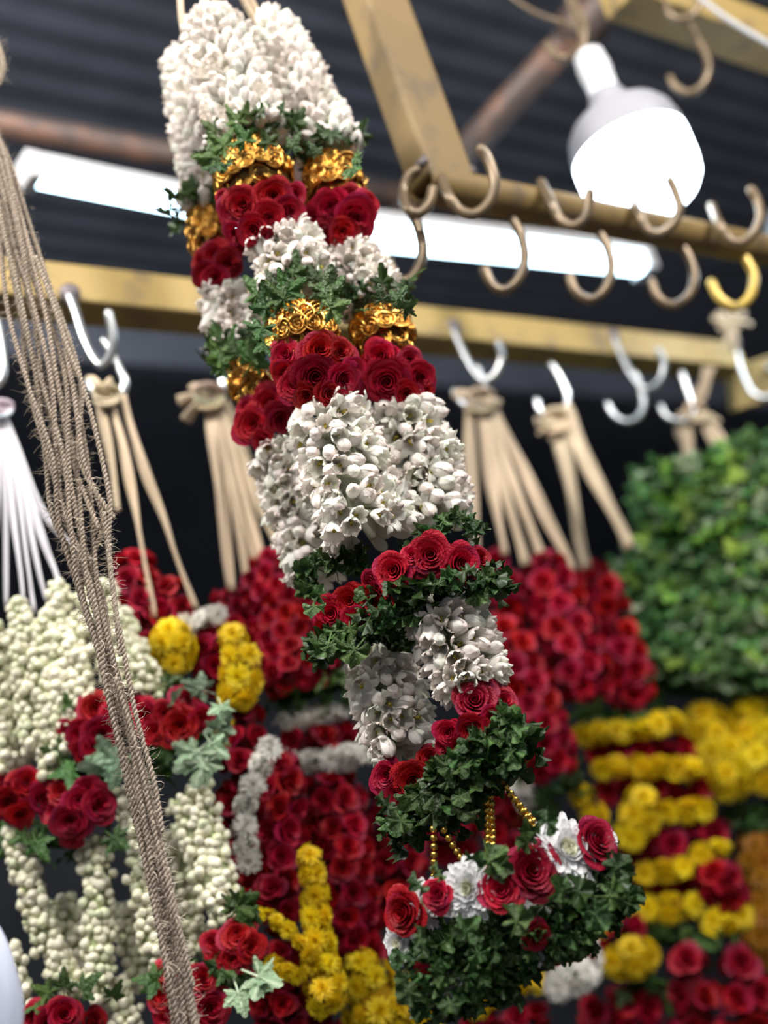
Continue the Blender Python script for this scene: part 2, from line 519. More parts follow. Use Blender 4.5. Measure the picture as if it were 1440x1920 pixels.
class Garland:
    def __init__(s, name, hook, label):
        s.root = thing(name, hook, label, 'garland')
        s.items, s.cores = {}, []

    def cord(s, *a):
        mb = MB(); mb.tube(*a); s.cores.append(mb)

    def add(s, kind, loc, quat, scale, prio):
        s.items.setdefault(PARTNAME.get(kind, kind), []).append((prio, loc, quat, scale, RND.choice(PROTO[kind])))

    def face(s, kind, loc, d, scale, prio=None, squash=1.0):
        d = d.normalized()
        q = d.to_track_quat('Z', 'Y') @ Quaternion((0, 0, 1), RND.uniform(0, 6.283))
        tc = (EYE - loc).normalized()
        s.add(kind, loc, q, scale, prio if prio is not None else d.dot(tc) + 1)

    def leaf(s, kind, loc, tip, nrm, scale):
        y = tip.normalized()
        z = (nrm - y * nrm.dot(y))
        z = z.normalized() if z.length > 1e-3 else y.orthogonal().normalized()
        x = y.cross(z)
        m = Matrix((x, y, z)).transposed()
        s.add(kind, loc, m.to_quaternion(), scale, abs(z.dot((EYE - loc).normalized())) + (EYE - loc).normalized().dot(nrm.normalized()))

    def finish(s):
        org = Vector(s.root.location)
        for name, lst in s.items.items():
            lst.sort(key=lambda t: -t[0])
            for prio, loc, q, sc, me in lst[:290]:
                o = bpy.data.objects.new(name, me)
                o.rotation_mode = 'QUATERNION'
                o.location, o.rotation_quaternion, o.scale = loc - org, q, (sc, sc, sc)
                o.parent = s.root
                COL.objects.link(o)
            rest = lst[290:]
            if rest:
                vs, fs, cs, off = [], [], [], 0
                cache = {}
                for prio, loc, q, sc, me in rest:
                    if me.name not in cache:
                        v = np.empty(len(me.vertices) * 3); me.vertices.foreach_get('co', v)
                        c = np.empty(len(me.vertices) * 4, dtype=np.float32); me.color_attributes['Col'].data.foreach_get('color', c)
                        cache[me.name] = (v.reshape(-1, 3), c.reshape(-1, 4), [tuple(p.vertices) for p in me.polygons])
                    v, c, f = cache[me.name]
                    m = np.array(q.to_matrix()) * sc
                    vs.append(v @ m.T + np.array(loc - org)); cs.append(c)
                    fs.extend(tuple(i + off for i in p) for p in f)
                    off += len(v)
                me = bpy.data.meshes.new(name)
                me.from_pydata(np.concatenate(vs).tolist(), [], fs)
                a = me.color_attributes.new('Col', 'FLOAT_COLOR', 'POINT')
                a.data.foreach_set('color', np.concatenate(cs).astype(np.float32).ravel())
                me.polygons.foreach_set('use_smooth', [True] * len(me.polygons))
                me.materials.append(rest[0][4].materials[0])
                o = link(PLURAL.get(name, name + '_heap'), me, s.root)
                o['kind'] = 'stuff'
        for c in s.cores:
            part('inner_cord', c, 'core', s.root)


def resample(pts, step):
    """points and tangents every step metres along a polyline"""
    fine = catmull(pts, 10) if len(pts) > 2 else [pts[0].lerp(pts[1], k / 30) for k in range(31)]
    L = [0]
    for a, b in zip(fine, fine[1:]):
        L.append(L[-1] + (b - a).length)
    n = max(1, round(L[-1] / step))
    out, j = [], 0
    for i in range(n + 1):
        t = L[-1] * i / n
        while j < len(L) - 2 and L[j + 1] < t:
            j += 1
        f = (t - L[j]) / max(1e-9, L[j + 1] - L[j])
        out.append((fine[j].lerp(fine[j + 1], f), (fine[j + 1] - fine[j]).normalized(), i / n))
    return out


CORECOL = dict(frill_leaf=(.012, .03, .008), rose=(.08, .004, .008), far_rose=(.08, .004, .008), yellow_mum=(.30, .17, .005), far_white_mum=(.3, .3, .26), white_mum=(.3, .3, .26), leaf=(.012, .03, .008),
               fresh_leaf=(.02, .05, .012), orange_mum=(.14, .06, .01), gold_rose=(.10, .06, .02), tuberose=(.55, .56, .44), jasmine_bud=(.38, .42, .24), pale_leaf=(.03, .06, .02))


def section(G, kind, path, r, Y, fr, dense=1.0, spread=125, droop=0.0, caps=True):
    """a stretch of one kind of flower packed round its cord; r (one or two radii) and fr in photo pixels at that distance"""
    Ys = Y if isinstance(Y, (list, tuple)) else [Y] * len(path)
    pts = [P(x, y, yy) for (x, y), yy in zip(path, Ys)]
    k = mpp(pts[0].lerp(pts[-1], .5))
    r0, r1 = (r if isinstance(r, (list, tuple)) else (r, r))
    F = fr * k
    isleaf = 'leaf' in kind
    st = resample(pts, (1.5 if not isleaf else 1.0) * F / dense)
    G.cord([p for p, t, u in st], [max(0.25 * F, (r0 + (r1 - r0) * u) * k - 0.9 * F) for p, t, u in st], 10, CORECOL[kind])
    for n, (p, t, u) in enumerate(st):
        R = (r0 + (r1 - r0) * u) * k
        tc = (EYE - p).normalized()
        f = (tc - t * tc.dot(t)).normalized()
        s_ = t.cross(f)
        ends = (n == 0 or n == len(st) - 1)
        if ends and R > F * 1.1:
            R *= 0.80
        na = max(3, int(2 * math.pi * max(R - .4 * F, .5 * F) / (1.62 * F if not isleaf else 1.0 * F) * dense))
        off = (n % 2) * 0.5 + RND.uniform(-.15, .15)
        for a in range(na):
            ph = 2 * math.pi * (a + off) / na
            if ph > math.pi:
                ph -= 2 * math.pi
            if abs(ph) > math.radians(spread):
                continue
            rad = f * math.cos(ph) + s_ * math.sin(ph)
            jit = Vector((RND.gauss(0, .16), RND.gauss(0, .16), RND.gauss(0, .16)))
            lift = t * ((-.55 if n == 0 else .55) if ends and caps else 0)
            if isleaf:
                tip = rad * (1.0 if kind == 'fresh_leaf' else .55) + t * RND.uniform(-1, 1) + s_ * RND.uniform(-.8, .8) + UP * droop
                G.leaf(kind, p + rad * (R - .7 * F) + jit * F * (2.6 if kind == 'fresh_leaf' else .8), tip, rad + jit * 2.2 + UP * .35, 2 * F * RND.uniform(.75, 1.15))
            else:
                jas = kind == 'jasmine_bud'
                loc = p + rad * (R - 0.5 * F + (RND.uniform(-.7, .5) * F if jas else 0)) + t * RND.uniform(-.2, .2) * F * (3.2 if jas else 1) + (s_ * RND.uniform(-.5, .5) * F if jas else Vector())
                G.face(kind, loc, rad + jit * (3 if jas else 1) + lift + UP * droop, F * (RND.uniform(.8, 1.3) if jas else RND.uniform(.92, 1.16)))
        if ends and caps and not isleaf and R > F * 1.3:
            G.face(kind, p + t * ((-.2 if n == 0 else .2) * F), t * (-1 if n == 0 else 1) + f * .3, F)


def tuberoses(G, path, r, Y, length=62, n=12, ring=25, tilt=-.45, spread=170, kind='tuberose'):
    pts = [P(x, y, Y) for x, y in path]
    k = mpp(pts[0].lerp(pts[-1], .5))
    r0, r1 = (r if isinstance(r, (list, tuple)) else (r, r))
    st = resample(pts, ring * k)
    G.cord([p for p, t, u in st], [max(.004, (r0 + (r1 - r0) * u - length * .9) * k * min(1, u * 5 + .3, (1 - u) * 4 + .1)) for p, t, u in st], 8, CORECOL['tuberose'])
    for m, (p, t, u) in enumerate(st):
        R = (r0 + (r1 - r0) * u) * k
        tc = (EYE - p).normalized()
        f = (tc - t * tc.dot(t)).normalized(); s_ = t.cross(f)
        first, last = m == 0, m == len(st) - 1
        nn = n if not (first or last) else n - 2
        for a in range(nn):
            ph = 2 * math.pi * (a + (m % 2) * .5 + RND.uniform(-.25, .25)) / nn
            ph = (ph + math.pi) % (2 * math.pi) - math.pi
            if abs(ph) > math.radians(spread):
                continue
            rad = f * math.cos(ph) + s_ * math.sin(ph)
            ln = 1.12 * length * k * RND.uniform(.86, 1.12)
            tl = tilt + RND.gauss(0, .22)
            d = (rad - t * tl - s_ * (.3 if tilt < 0 else .05) + Vector((RND.gauss(0, .2), RND.gauss(0, .2), RND.gauss(0, .2))))
            if first:
                d -= t * .8
            if last:
                d += t * .35
            d.normalize()
            tipp = p + rad * R * RND.uniform(.93, 1.06) * (.85 if first else 1) + t * RND.uniform(-.25, .25) * ring * k
            loc = tipp - d * ln
            G.face(kind, loc, d, ln, prio=math.cos(ph) + 1 + .2 * RND.random())
        if first:
            for q in range(5):
                d = (-t + Vector((RND.gauss(0, .35), RND.gauss(0, .35), 0))).normalized()
                G.face(kind, p - d * .3 * length * k, d, length * k, prio=1.2)


def cluster(G, kind, items, centre, R, Y, bulge=1.0, up=0.0):
    """named flowers at their photo pixel on a rounded bunch whose middle is at centre (px) and whose radius is R (px)"""
    c = P(*centre, Y)
    k = mpp(c)
    for x, y, r in items:
        dx, dy = (x - centre[0]) / R, (y - centre[1]) / R
        h = math.sqrt(max(0.05, 1 - min(1, dx * dx + dy * dy)))
        Yq = Y - h * R * k * bulge * 0.8
        p = P(x, y, Yq)
        d = (EYE - p).normalized() * (0.55 + .6 * h) + CR * dx * .75 - CU * dy * .6 + UP * up
        d += Vector((RND.gauss(0, .1), RND.gauss(0, .1), RND.gauss(0, .1)))
        G.face(kind, p - d.normalized() * r * k * .25, d, r * mpp(p) * 1.16, prio=2.5)


def collar(G, centre, R, Y, n=16, size=56, up=0.8, axis=None, kind='leaf', spread=130, jy=14, out=.6, bias=0):
    """a frill of leaves round a strand"""
    p = P(*centre, Y); k = mpp(p)
    t = axis or UP
    tc = (EYE - p).normalized()
    f = (tc - t * tc.dot(t)).normalized(); s_ = t.cross(f)
    for i in range(n):
        ph = math.radians(-spread + 2 * spread * (i + .5) / n + RND.uniform(-10, 10) + bias)
        rad = f * math.cos(ph) + s_ * math.sin(ph)
        loc = p + rad * R * k * RND.uniform(.6, 1.0) + t * RND.uniform(-jy, jy) * k
        tip = t * up * RND.uniform(.55, 1.3) + rad * out * RND.uniform(.5, 1.4) + s_ * RND.gauss(0, .35)
        G.leaf(kind, loc, tip, rad * (1 if up > 0 else 1) + t * .25 + Vector((RND.gauss(0, .3), RND.gauss(0, .3), RND.gauss(0, .3))), size * k * RND.uniform(.8, 1.2))


def spray(G, items, Y, kind='leaf'):
    """single leaves: stalk pixel, tip pixel, optional depth"""
    for it in items:
        x0, y0, x1, y1 = it[:4]
        Yq = Y + (it[4] if len(it) > 4 else 0)
        a, b = P(x0, y0, Yq), P(x1, y1, Yq - .015)
        d = b - a
        tc = (EYE - a).normalized()
        G.leaf(kind, a, d, tc + Vector((RND.gauss(0, .3), RND.gauss(0, .3), RND.gauss(0, .3))) + UP * .3, d.length * 1.02)


# ------------------------------------------------------------------ the setting
ROOF_Z = 3.75
mb = MB()
A = Vector((0.5, 3.0, ROOF_Z))
N_ = 480
rowa, rowb = [], []
for i in range(N_ + 1):
    off = -6.0 + 12.0 * i / N_
    z = 0.0015 * (1 if (i // 2) % 2 else -1)
    for row, e in ((rowa, -8.0), (rowb, 8.0)):
        q = A + CROSS_DIR * off + RAIL_DIR * e
        row.append((q.x, q.y, q.z + z))
mb.grid([rowa, rowb])
struct('ceiling', mb, 'roof')
mb = MB()
mb.box(Vector((0.5, 3.0, -0.05)), RAIL_DIR * 8, CROSS_DIR * 6, UP * .05)
struct('floor', mb, 'floor')
mb = MB()
c = A + CROSS_DIR * 5.0; c.z = ROOF_Z / 2
mb.box(c, RAIL_DIR * 8, CROSS_DIR * .05, UP * (ROOF_Z / 2))
struct('wall_back', mb, 'wall')
mb = MB()
c = A + RAIL_DIR * 6.5; c.z = ROOF_Z / 2
mb.box(c, RAIL_DIR * .05, CROSS_DIR * 6, UP * (ROOF_Z / 2))
struct('wall_right', mb, 'wall')


# ------------------------------------------------------------------ steel rails
def along(p0, x):
    """point on the line through p0 along the rails that appears at photo column x"""
    lo, hi = -3.0, 6.0
    for _ in range(50):
        m = (lo + hi) / 2
        q = p0 + RAIL_DIR * m - EYE
        px = 720 + FPX * q.dot(CR) / q.dot(FWD)
        lo, hi = (m, hi) if px < x else (lo, m)
    return p0 + RAIL_DIR * lo


REAR0 = P(500, 590, 1.80)                     # axis of the rear square rail


def rear_y(x):
    return along(REAR0, x).y


OUTN = -CROSS_DIR                              # out of the rails' front faces, towards the aisle


def px_path(items, Y):
    return catmull([P(i[0], i[1], Y + (i[2] if len(i) > 2 else 0)) for i in items], 8)


def flat_hook(mb, pts, r):
    mb.tube(pts, [r] * len(pts), 10)
    for e in (pts[0], pts[-1]):
        mb.sphere(e, r * .98, 10, 6)


# rear rail, a square tube with hooks welded to its front
root = thing('hanging_rail', REAR0, 'yellow square steel rail with silver hooks welded along it behind the central garland', 'rail')
hs = 74 * mpp(REAR0) / 2
mb = MB()
a_, b_ = along(REAR0, -420), along(REAR0, 1372)
mb.box((a_ + b_) / 2, (b_ - a_) / 2, OUTN * hs, UP * hs)
bevel(part('square_tube', mb, 'yellow', root, False), .004)
WELD = [
    [(128, 548), (142, 585), (160, 640), (186, 684), (206, 668), (212, 630), (204, 588)],
    [(848, 612), (866, 655), (888, 695), (906, 712), (928, 702), (941, 672), (934, 644)],
    [(1148, 628), (1166, 670), (1186, 706), (1210, 728), (1236, 714), (1245, 684), (1234, 655)],
    [(1376, 640), (1388, 690), (1408, 733), (1432, 745), (1460, 732), (1462, 690), (1452, 668)],
]
for pts in WELD:
    base = along(REAR0, pts[0][0])
    Yb = base.y - hs * 1.35
    n = len(pts)
    pp = px_path([(x, y, -0.05 * i / n) for i, (x, y) in enumerate(pts)], Yb)
    mb = MB()
    flat_hook(mb, pp, .0062)
    hk = part('hook', mb, 'zinc', root)
    hk['_org'] = list(root.location)
    mb = MB()
    mb.sphere(pp[0] + Vector((0, .006, 0)), .016, 10, 8)
    mb.sphere(pp[2] + Vector((0, .010, 0)), .011, 10, 8)
    part('weld', mb, 'weld', root, True, hk)
del hk

# loose S-hooks hanging below the rear rail
REAR_S = [
    ('silver S-hook holding raffia straps beside the hanging jute ropes', [(196, 640), (206, 655), (222, 690), (234, 715), (226, 742), (200, 750), (176, 735), (166, 712)], 'zinc'),
    ('silver S-hook with raffia straps just left of the central garland', [(395, 650), (408, 690), (418, 722), (408, 748), (388, 752), (370, 740)], 'zinc'),
    ('silver S-hook holding a fan of raffia straps above the striped roses', [(896, 690), (904, 712), (914, 735), (908, 756), (884, 764), (862, 752), (852, 735)], 'zinc'),
    ('silver S-hook hanging by itself from the rail, third from the right end', [(1034, 684), (1050, 708), (1064, 742), (1058, 772), (1036, 782), (1014, 772), (1006, 752)], 'zinc'),
    ('empty silver S-hook with nothing on it under the rear rail', [(1188, 700), (1200, 725), (1206, 758), (1196, 782), (1172, 790), (1150, 778), (1139, 758)], 'zinc'),
    ('silver S-hook holding straps over the green leaf garland', [(1278, 700), (1290, 735), (1300, 768), (1290, 786), (1264, 788), (1246, 778), (1239, 762)], 'zinc'),
    ('silver hook holding white ribbons at the left edge', [(-6, 600), (2, 650), (6, 690), (0, 716), (-16, 722), (-30, 710)], 'zinc'),
]
REAR_S[3] = ('silver S-hook holding two raffia straps between the rose garlands and the leaf garland',) + REAR_S[3][1:]
for lab, pts, m in REAR_S:
    Yq = rear_y(pts[0][0]) - hs * 1.35 - .05
    mb = MB()
    pp = px_path(pts, Yq)
    flat_hook(mb, pp, .0062)
    r = Vector(pp[0])
    mb.v = [(x - r.x, y - r.y, z - r.z) for x, y, z in mb.v]
    tag(link('hook', mb.mesh('hook', MAT[m]), None, r), lab, 'hook', 'S-hooks under the rear rail')

# block at the rear rail's far end
mb = MB()
c = P(1432, 712, rear_y(1400) + .02)
root = thing('rail_bracket', c, 'yellow wooden bracket block at the right end of the rear rail', 'bracket')
k = mpp(c)
mb.box(c, CR * 62 * k + CU * 20 * k, CU * 40 * k - CR * 4 * k, FWD * .03)
bevel(part('block', mb, 'yellow', root, False), .004)
mb = MB(); mb.sphere(P(1440, 690, c.y - .045), .008, 10, 8)
part('bolt_head', mb, 'zinc', root)

# front frame: round pipe with a square post rising from its end
FR0 = P(900, 366, 1.42)
fr = 36 * mpp(FR0)
f_a = along(FR0, 788)
root = thing('front_frame', f_a, 'ochre round steel pipe rail with a square post rising from its open end', 'rail')
f_b = along(FR0, 1580)
mb = MB()
n = 28
u = UP; w = RAIL_DIR.cross(UP)
rows = []
for p, r in ((f_a + RAIL_DIR * .3, fr * .86), (f_a, fr * .86), (f_a, fr), (f_b, fr)):
    rows.append([p + (u * math.cos(2 * math.pi * k_ / n) + w * math.sin(2 * math.pi * k_ / n)) * r for k_ in range(n)])
mb.grid(rows, None, True)
o = part('pipe', mb, 'ochre', root)
md = o.modifiers.new('edge', 'EDGE_SPLIT')
post_c = along(FR0, 832)
pw = 58 * mpp(post_c)
mb = MB()
c = post_c + UP * ((ROOF_Z - post_c.z) / 2)
mb.box(c, RAIL_DIR * pw, CROSS_DIR * pw * .62, UP * ((ROOF_Z - post_c.z) / 2))
bevel(part('post', mb, 'ochre', root, False), .006, 3)
mb = MB()
for dx in (-1, 1):
    mb.tube([post_c + RAIL_DIR * pw * dx + UP * fr * .8 + CROSS_DIR * q * pw * .6 for q in (-1, -.3, .4, 1)], .006, 8)
part('weld_bead', mb, 'weld', root)
UH = [
    [(826, 330), (838, 362), (862, 394), (890, 402), (916, 382), (928, 345), (916, 300), (902, 280)],
    [(1014, 342), (1030, 375), (1048, 408), (1072, 424), (1096, 410), (1104, 380), (1106, 362)],
    [(1186, 370), (1196, 398), (1214, 430), (1238, 438), (1262, 420), (1274, 390), (1266, 360), (1256, 338)],
    [(1334, 386), (1346, 415), (1366, 446), (1390, 454), (1414, 436), (1426, 405), (1420, 375), (1408, 356)],
]
for pts in UH:
    Yb = along(FR0, pts[0][0]).y - fr * .8
    mb = MB()
    n_ = len(pts)
    pp = px_path([(x, y, -0.04 - .02 * i / n_ if i else .0) for i, (x, y) in enumerate(pts)], Yb)
    flat_hook(mb, pp, .0068)
    part('hook', mb, 'hookpaint', root)

FRONT_S = [
    ('bronze S-hook looped round the open end of the ochre pipe', [(812, 352), (806, 380), (786, 400), (764, 392), (756, 362), (766, 330), (786, 318)], [(768, 392), (782, 420), (792, 460), (788, 495), (768, 524), (746, 524), (732, 500), (728, 486)], 'hookpaint'),
    ('bronze hook in front of the tube light, next to the pipe-end hook', None, [(958, 408), (976, 440), (984, 480), (974, 520), (948, 544), (924, 536), (908, 506)], 'hookpaint'),
    ('bronze hook under the pipe at the right-hand end of the tube light', None, [(1118, 430), (1138, 462), (1146, 500), (1136, 540), (1108, 562), (1080, 548), (1068, 518)], 'hookpaint'),
    ('bronze hook under the pipe between the tube light and the bright yellow hook', None, [(1272, 452), (1292, 482), (1302, 520), (1290, 556), (1262, 572), (1234, 558), (1222, 528)], 'hookpaint'),
    ('bright yellow painted hook under the ochre pipe, nearest the right edge', None, [(1384, 466), (1402, 492), (1414, 520), (1406, 556), (1380, 576), (1350, 560), (1334, 530)], 'hookyellow'),
]
for lab, loop, pts, m in FRONT_S:
    base = along(FR0, pts[0][0])
    Yb = base.y
    mb = MB()
    pp = px_path(pts, Yb)
    if loop:
        path = px_path([(x, y, -.03) for x, y in loop[:4]] + [(x, y, -.015) for x, y in loop[4:]], Yb)
        mb.tube(path, .0066, 10)
    flat_hook(mb, pp, .0075 if m == 'hookyellow' else .0068)
    r = Vector(pp[0])
    mb.v = [(x - r.x, y - r.y, z - r.z) for x, y, z in mb.v]
    tag(link('hook', mb.mesh('hook', MAT[m]), None, r), lab, 'hook', 'hooks under the ochre pipe')

# upper rail at the top right, with hooks and a thin cable
UP0 = P(1300, 30, 1.98)
uh = 50 * mpp(UP0)
u_a, u_b = along(UP0, 1150), along(UP0, 2000)
root = thing('upper_rail', u_a, 'yellow steel rail crossing the top corner above the light bulb', 'rail')
mb = MB()
mb.box((u_a + u_b) / 2, (u_b - u_a) / 2, OUTN * uh * .75, UP * uh * .85)
bevel(part('square_tube', mb, 'yellow', root, False), .004)
for lab, pts, col in (
    ('ochre hook hanging clear of the upper rail against the dark roof', [(1292, 44), (1306, 70), (1322, 100), (1328, 130), (1316, 160), (1290, 174), (1266, 162), (1256, 146)], 'hookpaint'),
    ('ochre hook on the front face of the upper rail', [(1240, -20), (1250, 18), (1272, 36), (1298, 28), (1312, 4), (1316, -20)], 'hookpaint'),
    ('ochre hook beside the bulb socket under the rusty cross pipe', [(1068, -20), (1082, 20), (1096, 50), (1092, 84), (1066, 108), (1042, 104), (1024, 82)], 'hookpaint'),
):
    Yb = along(UP0, max(pts[0][0], 1150)).y - uh * 1.1
    mb = MB(); pp = px_path(pts, Yb); flat_hook(mb, pp, .0068)
    r = Vector(pp[0]); mb.v = [(x - r.x, y - r.y, z - r.z) for x, y, z in mb.v]
    tag(link('hook', mb.mesh('hook', MAT[col]), None, r), lab, 'hook', 'hooks by the upper rail')
mb = MB()
cp = px_path([(1296, -20), (1340, 18), (1390, 52), (1460, 92)], UP0.y - .2)
mb.tube(cp, .0042, 8)
r = Vector(cp[0]); mb.v = [(x - r.x, y - r.y, z - r.z) for x, y, z in mb.v]
tag(link('cable', mb.mesh('cable', MAT['cable']), None, r), 'thin pale grey cable slanting across the upper rail', 'cable')
mb = MB()
cp = px_path([(940, -22), (1000, 22), (1060, 44), (1094, 62)], UP0.y - .2)
mb.tube(cp, .0042, 8)
r = Vector(cp[0]); mb.v = [(x - r.x, y - r.y, z - r.z) for x, y, z in mb.v]
tag(link('wire', mb.mesh('wire', MAT['hookpaint']), None, r), 'ochre wire sloping down to the hook beside the bulb socket', 'wire')

# rusty cross pipe, running away from the upper rail behind the post
x0 = P(1080, 60, 2.2)
x1 = x0 + CROSS_DIR * 0.95
root = thing('cross_pipe', x0, 'dark rusty steel pipe running back from the upper rail behind the ochre post', 'pipe')
mb = MB(); mb.tube([x0 - CROSS_DIR * .12, x0.lerp(x1, .5), x1], 32 * mpp(x0), 20)
part('pipe', mb, 'rust', root)
mb = MB(); mb.tube([x0 - CROSS_DIR * .02 + RAIL_DIR * q for q in (-.05, 0, .05)], .03, 12)
part('joint', mb, 'rust', root)

# rusty pipe beneath the roof, above the tube lights
RP0 = P(200, 268, 2.35)
mb = MB()
pa, pb = along(RP0, -300), along(RP0, 1050)
mb.tube([pa, pa.lerp(pb, .5), pb], 26 * mpp(RP0), 16)
r = Vector(pa); mb.v = [(x - r.x, y - r.y, z - r.z) for x, y, z in mb.v]
tag(link('roof_pipe', mb.mesh('roof_pipe', MAT['rust']), None, r), 'dark rusty pipe under the roof just above the tube lights', 'pipe')
# dark roof purlins
for i, (x, y, Yq) in enumerate(((180, 20, 3.0), (600, 130, 3.6), (640, 690, 4.2))):
    q0 = P(x, y, Yq)
    mb = MB()
    qa, qb = q0 - RAIL_DIR * 3, q0 + RAIL_DIR * 4
    mb.box((qa + qb) / 2, (qb - qa) / 2, OUTN * .04, UP * .07)
    o = struct('trim_%d' % (i + 1), mb, 'roof')

# rail over the camera's view that carries the central garland and the ropes
TOP = P(420, -140, 1.16)
root = thing('overhead_rail', TOP, 'ochre steel rail above the central garland', 'rail')
mb = MB()
mb.tube([TOP - RAIL_DIR * .5 + UP * .012, TOP + UP * .012, TOP + RAIL_DIR * .12 + UP * .012], .022, 16)
part('pipe', mb, 'ochre', root)


# ------------------------------------------------------------------ lamps
def bulb(top, bot, Y, scale, label, cord=True):
    a, b = P(*top, Y), P(*bot, Y)
    ax = (b - a).normalized()
    k = mpp(a) * scale
    kh = (b - a).length / 291.0
    root = thing('light_bulb', a, label, 'light bulb', 'LED bulbs')
    mb = MB()
    mb.lathe(a, ax, [(h * kh, r * k) for h, r in ((-4, 4), (-2, 24), (4, 31), (22, 32), (24, 34), (44, 34), (47, 32), (80, 31), (88, 30))])
    part('socket', mb, 'plastic', root)
    mb = MB()
    mb.lathe(a, ax, [(h * kh, r * k) for h, r in ((84, 34), (92, 38), (106, 42), (116, 44), (120, 56), (128, 76), (140, 95), (156, 108), (180, 115), (200, 116))], 48)
    part('housing', mb, 'housing', root)
    mb = MB()
    mb.lathe(a, ax, [(h * kh, r * k) for h, r in ((198, 115), (210, 116), (250, 115), (275, 110), (292, 96), (302, 70), (307, 36), (309, 1))], 48)
    part('diffuser', mb, 'bulbglow', root)
    if cord:
        mb = MB()
        mb.tube(catmull([a + UP * .35, a + UP * .2 + Vector((.006, 0, 0)), a + ax * -1 * k], 6), .0035, 8)
        part('cord', mb, 'hookpaint', root)
    return root


bulb((1102, 102), (1220, 372), 1.72, 0.92, 'large lit white bulb hanging behind the ochre pipe')
bulb((1474, 255), (1584, 521), 2.4, .9, 'lit bulb mostly cut off by the right edge behind the pipe', False)


def batten(p0, p1, z, wpx, label):
    a, b = PZ(*p0, z), PZ(*p1, z)
    d = (b - a).normalized(); s_ = d.cross(UP).normalized()
    k = mpp(a.lerp(b, .5)); w_ = wpx * k
    root = thing('tube_light', a, label, 'tube light', 'tube lights under the roof')
    mb = MB(); mb.box((a + b) / 2 + UP * w_ * .42, (b - a) / 2, s_ * w_ * .42, UP * w_ * .16)
    bevel(part('batten', mb, 'plastic', root, False), .003)
    mb = MB(); mb.tube([a.lerp(b, q) for q in (.012, .5, .988)], w_ * .36, 16)
    part('lit_tube', mb, 'tubeglow', root)
    for e, q in ((a, 1), (b, -1)):
        mb = MB(); mb.box(e + UP * w_ * .1, d * w_ * .22, s_ * w_ * .44, UP * w_ * .48)
        bevel(part('end_cap', mb, 'plastic', root, False), .003)


batten((56, 326), (470, 408), 3.0, 58, 'lit tube light to the left of the central garland')
batten((640, 436), (1204, 496), 3.0, 62, 'lit tube light behind the row of bronze hooks')

# ------------------------------------------------------------------ straps and knots


def straps(G, items, Y, name='raffia_strap', width=11, col=(.58, .455, .32), mat='fibre', flat=.45, knot=None, strands=3, gap=.55, Yend=None):
    for it in items:
        ctl = [P(x, y, Y) for x, y in it]
        if Yend is not None:
            ctl[-1] = P(*it[-1], Yend)
        path = catmull(ctl, 8) if len(ctl) > 2 else [ctl[0].lerp(ctl[1], q / 10) for q in range(11)]
        k = mpp(ctl[0]); mb = MB()
        for s_ in range(strands):
            of = (s_ - (strands - 1) / 2) * width * k * gap
            ph = RND.uniform(0, 6)
            sh = RND.uniform(.75, 1.12)
            pp = [p + CR * of * (0.5 + .5 * math.sin(math.pi * min(1, 1.4 * i / len(path)))) + CR * .15 * width * k * math.sin(ph + i * .5)
                  + Vector((0, -.003 * (s_ % 2), 0)) for i, p in enumerate(path)]
            mb.tube(pp, [width * k * .5 * (1 + .14 * math.sin(ph + .8 * i)) for i in range(len(pp))], 8, tuple(q * sh for q in col), True, flat, 0.06, .22)
        part(name, mb, mat, G.root)
    if knot:
        kx, ky, kr, ears = knot
        c = P(kx, ky, Y - .012); k = mpp(c); mb = MB()
        for q in range(3):
            ring = [c + (CR * math.cos(a) * kr * 1.0 + CU * math.sin(a) * kr * .5) * k + FWD * math.sin(a + q) * kr * .6 * k + CU * (q - 1) * kr * .42 * k
                    for a in [2 * math.pi * j / 14 for j in range(15)]]
            mb.tube(ring, kr * .36 * k, 8, tuple(v * RND.uniform(.8, 1.05) for v in col), True, .7, 0, .15)
        for ex, ey in ears:
            pp = catmull([c, c + (CR * ex * .5 + CU * (-ey * .5 + 4)) * k - FWD * .01, c + (CR * ex - CU * ey) * k], 5)
            mb.tube(pp, [kr * (.30 + .25 * i / len(pp)) * k for i in range(len(pp))], 8, col, True, .45, 0.1, .2)
        part('knot' if name == 'raffia_strap' else 'ribbon_knot', mb, mat, G.root)


# ------------------------------------------------------------------ the central garland
Y1, Y2, Y0 = 1.15, 1.192, 1.25
g = Garland('wedding_garland', P(420, -110, Y2), 'large sharp central garland of white tuberoses, red roses and gold roses with a flower tassel')
# white stretches
tuberoses(g, [(352, 108), (372, 250), (392, 380)], (56, 54), Y0, 54, 13, 21, .35, 170, 'slim_tuberose')
tuberoses(g, [(392, 40), (428, 140), (476, 262)], (64, 82), Y1, 56, 15, 21, .35, 170, 'slim_tuberose')
tuberoses(g, [(508, 46), (556, 150), (618, 282)], (54, 68), Y2, 56, 14, 21, .35, 170, 'slim_tuberose')
tuberoses(g, [(532, 448), (566, 540)], (72, 78), Y1, 60)
tuberoses(g, [(652, 478), (706, 570)], (62, 66), Y2, 60)
tuberoses(g, [(420, 552), (452, 650)], (52, 54), Y0, 58)
tuberoses(g, [(616, 772), (650, 880), (700, 1010)], (84, 86), Y1, 64)
tuberoses(g, [(766, 764), (796, 870), (824, 985)], (74, 74), Y2, 64)
tuberoses(g, [(528, 846), (560, 950), (604, 1080)], (64, 62), Y0, 62)
tuberoses(g, [(836, 1140), (868, 1220), (894, 1290)], (84, 74), Y1, 66)
tuberoses(g, [(712, 1250), (740, 1340), (768, 1420)], (76, 72), Y2 + .02, 66)
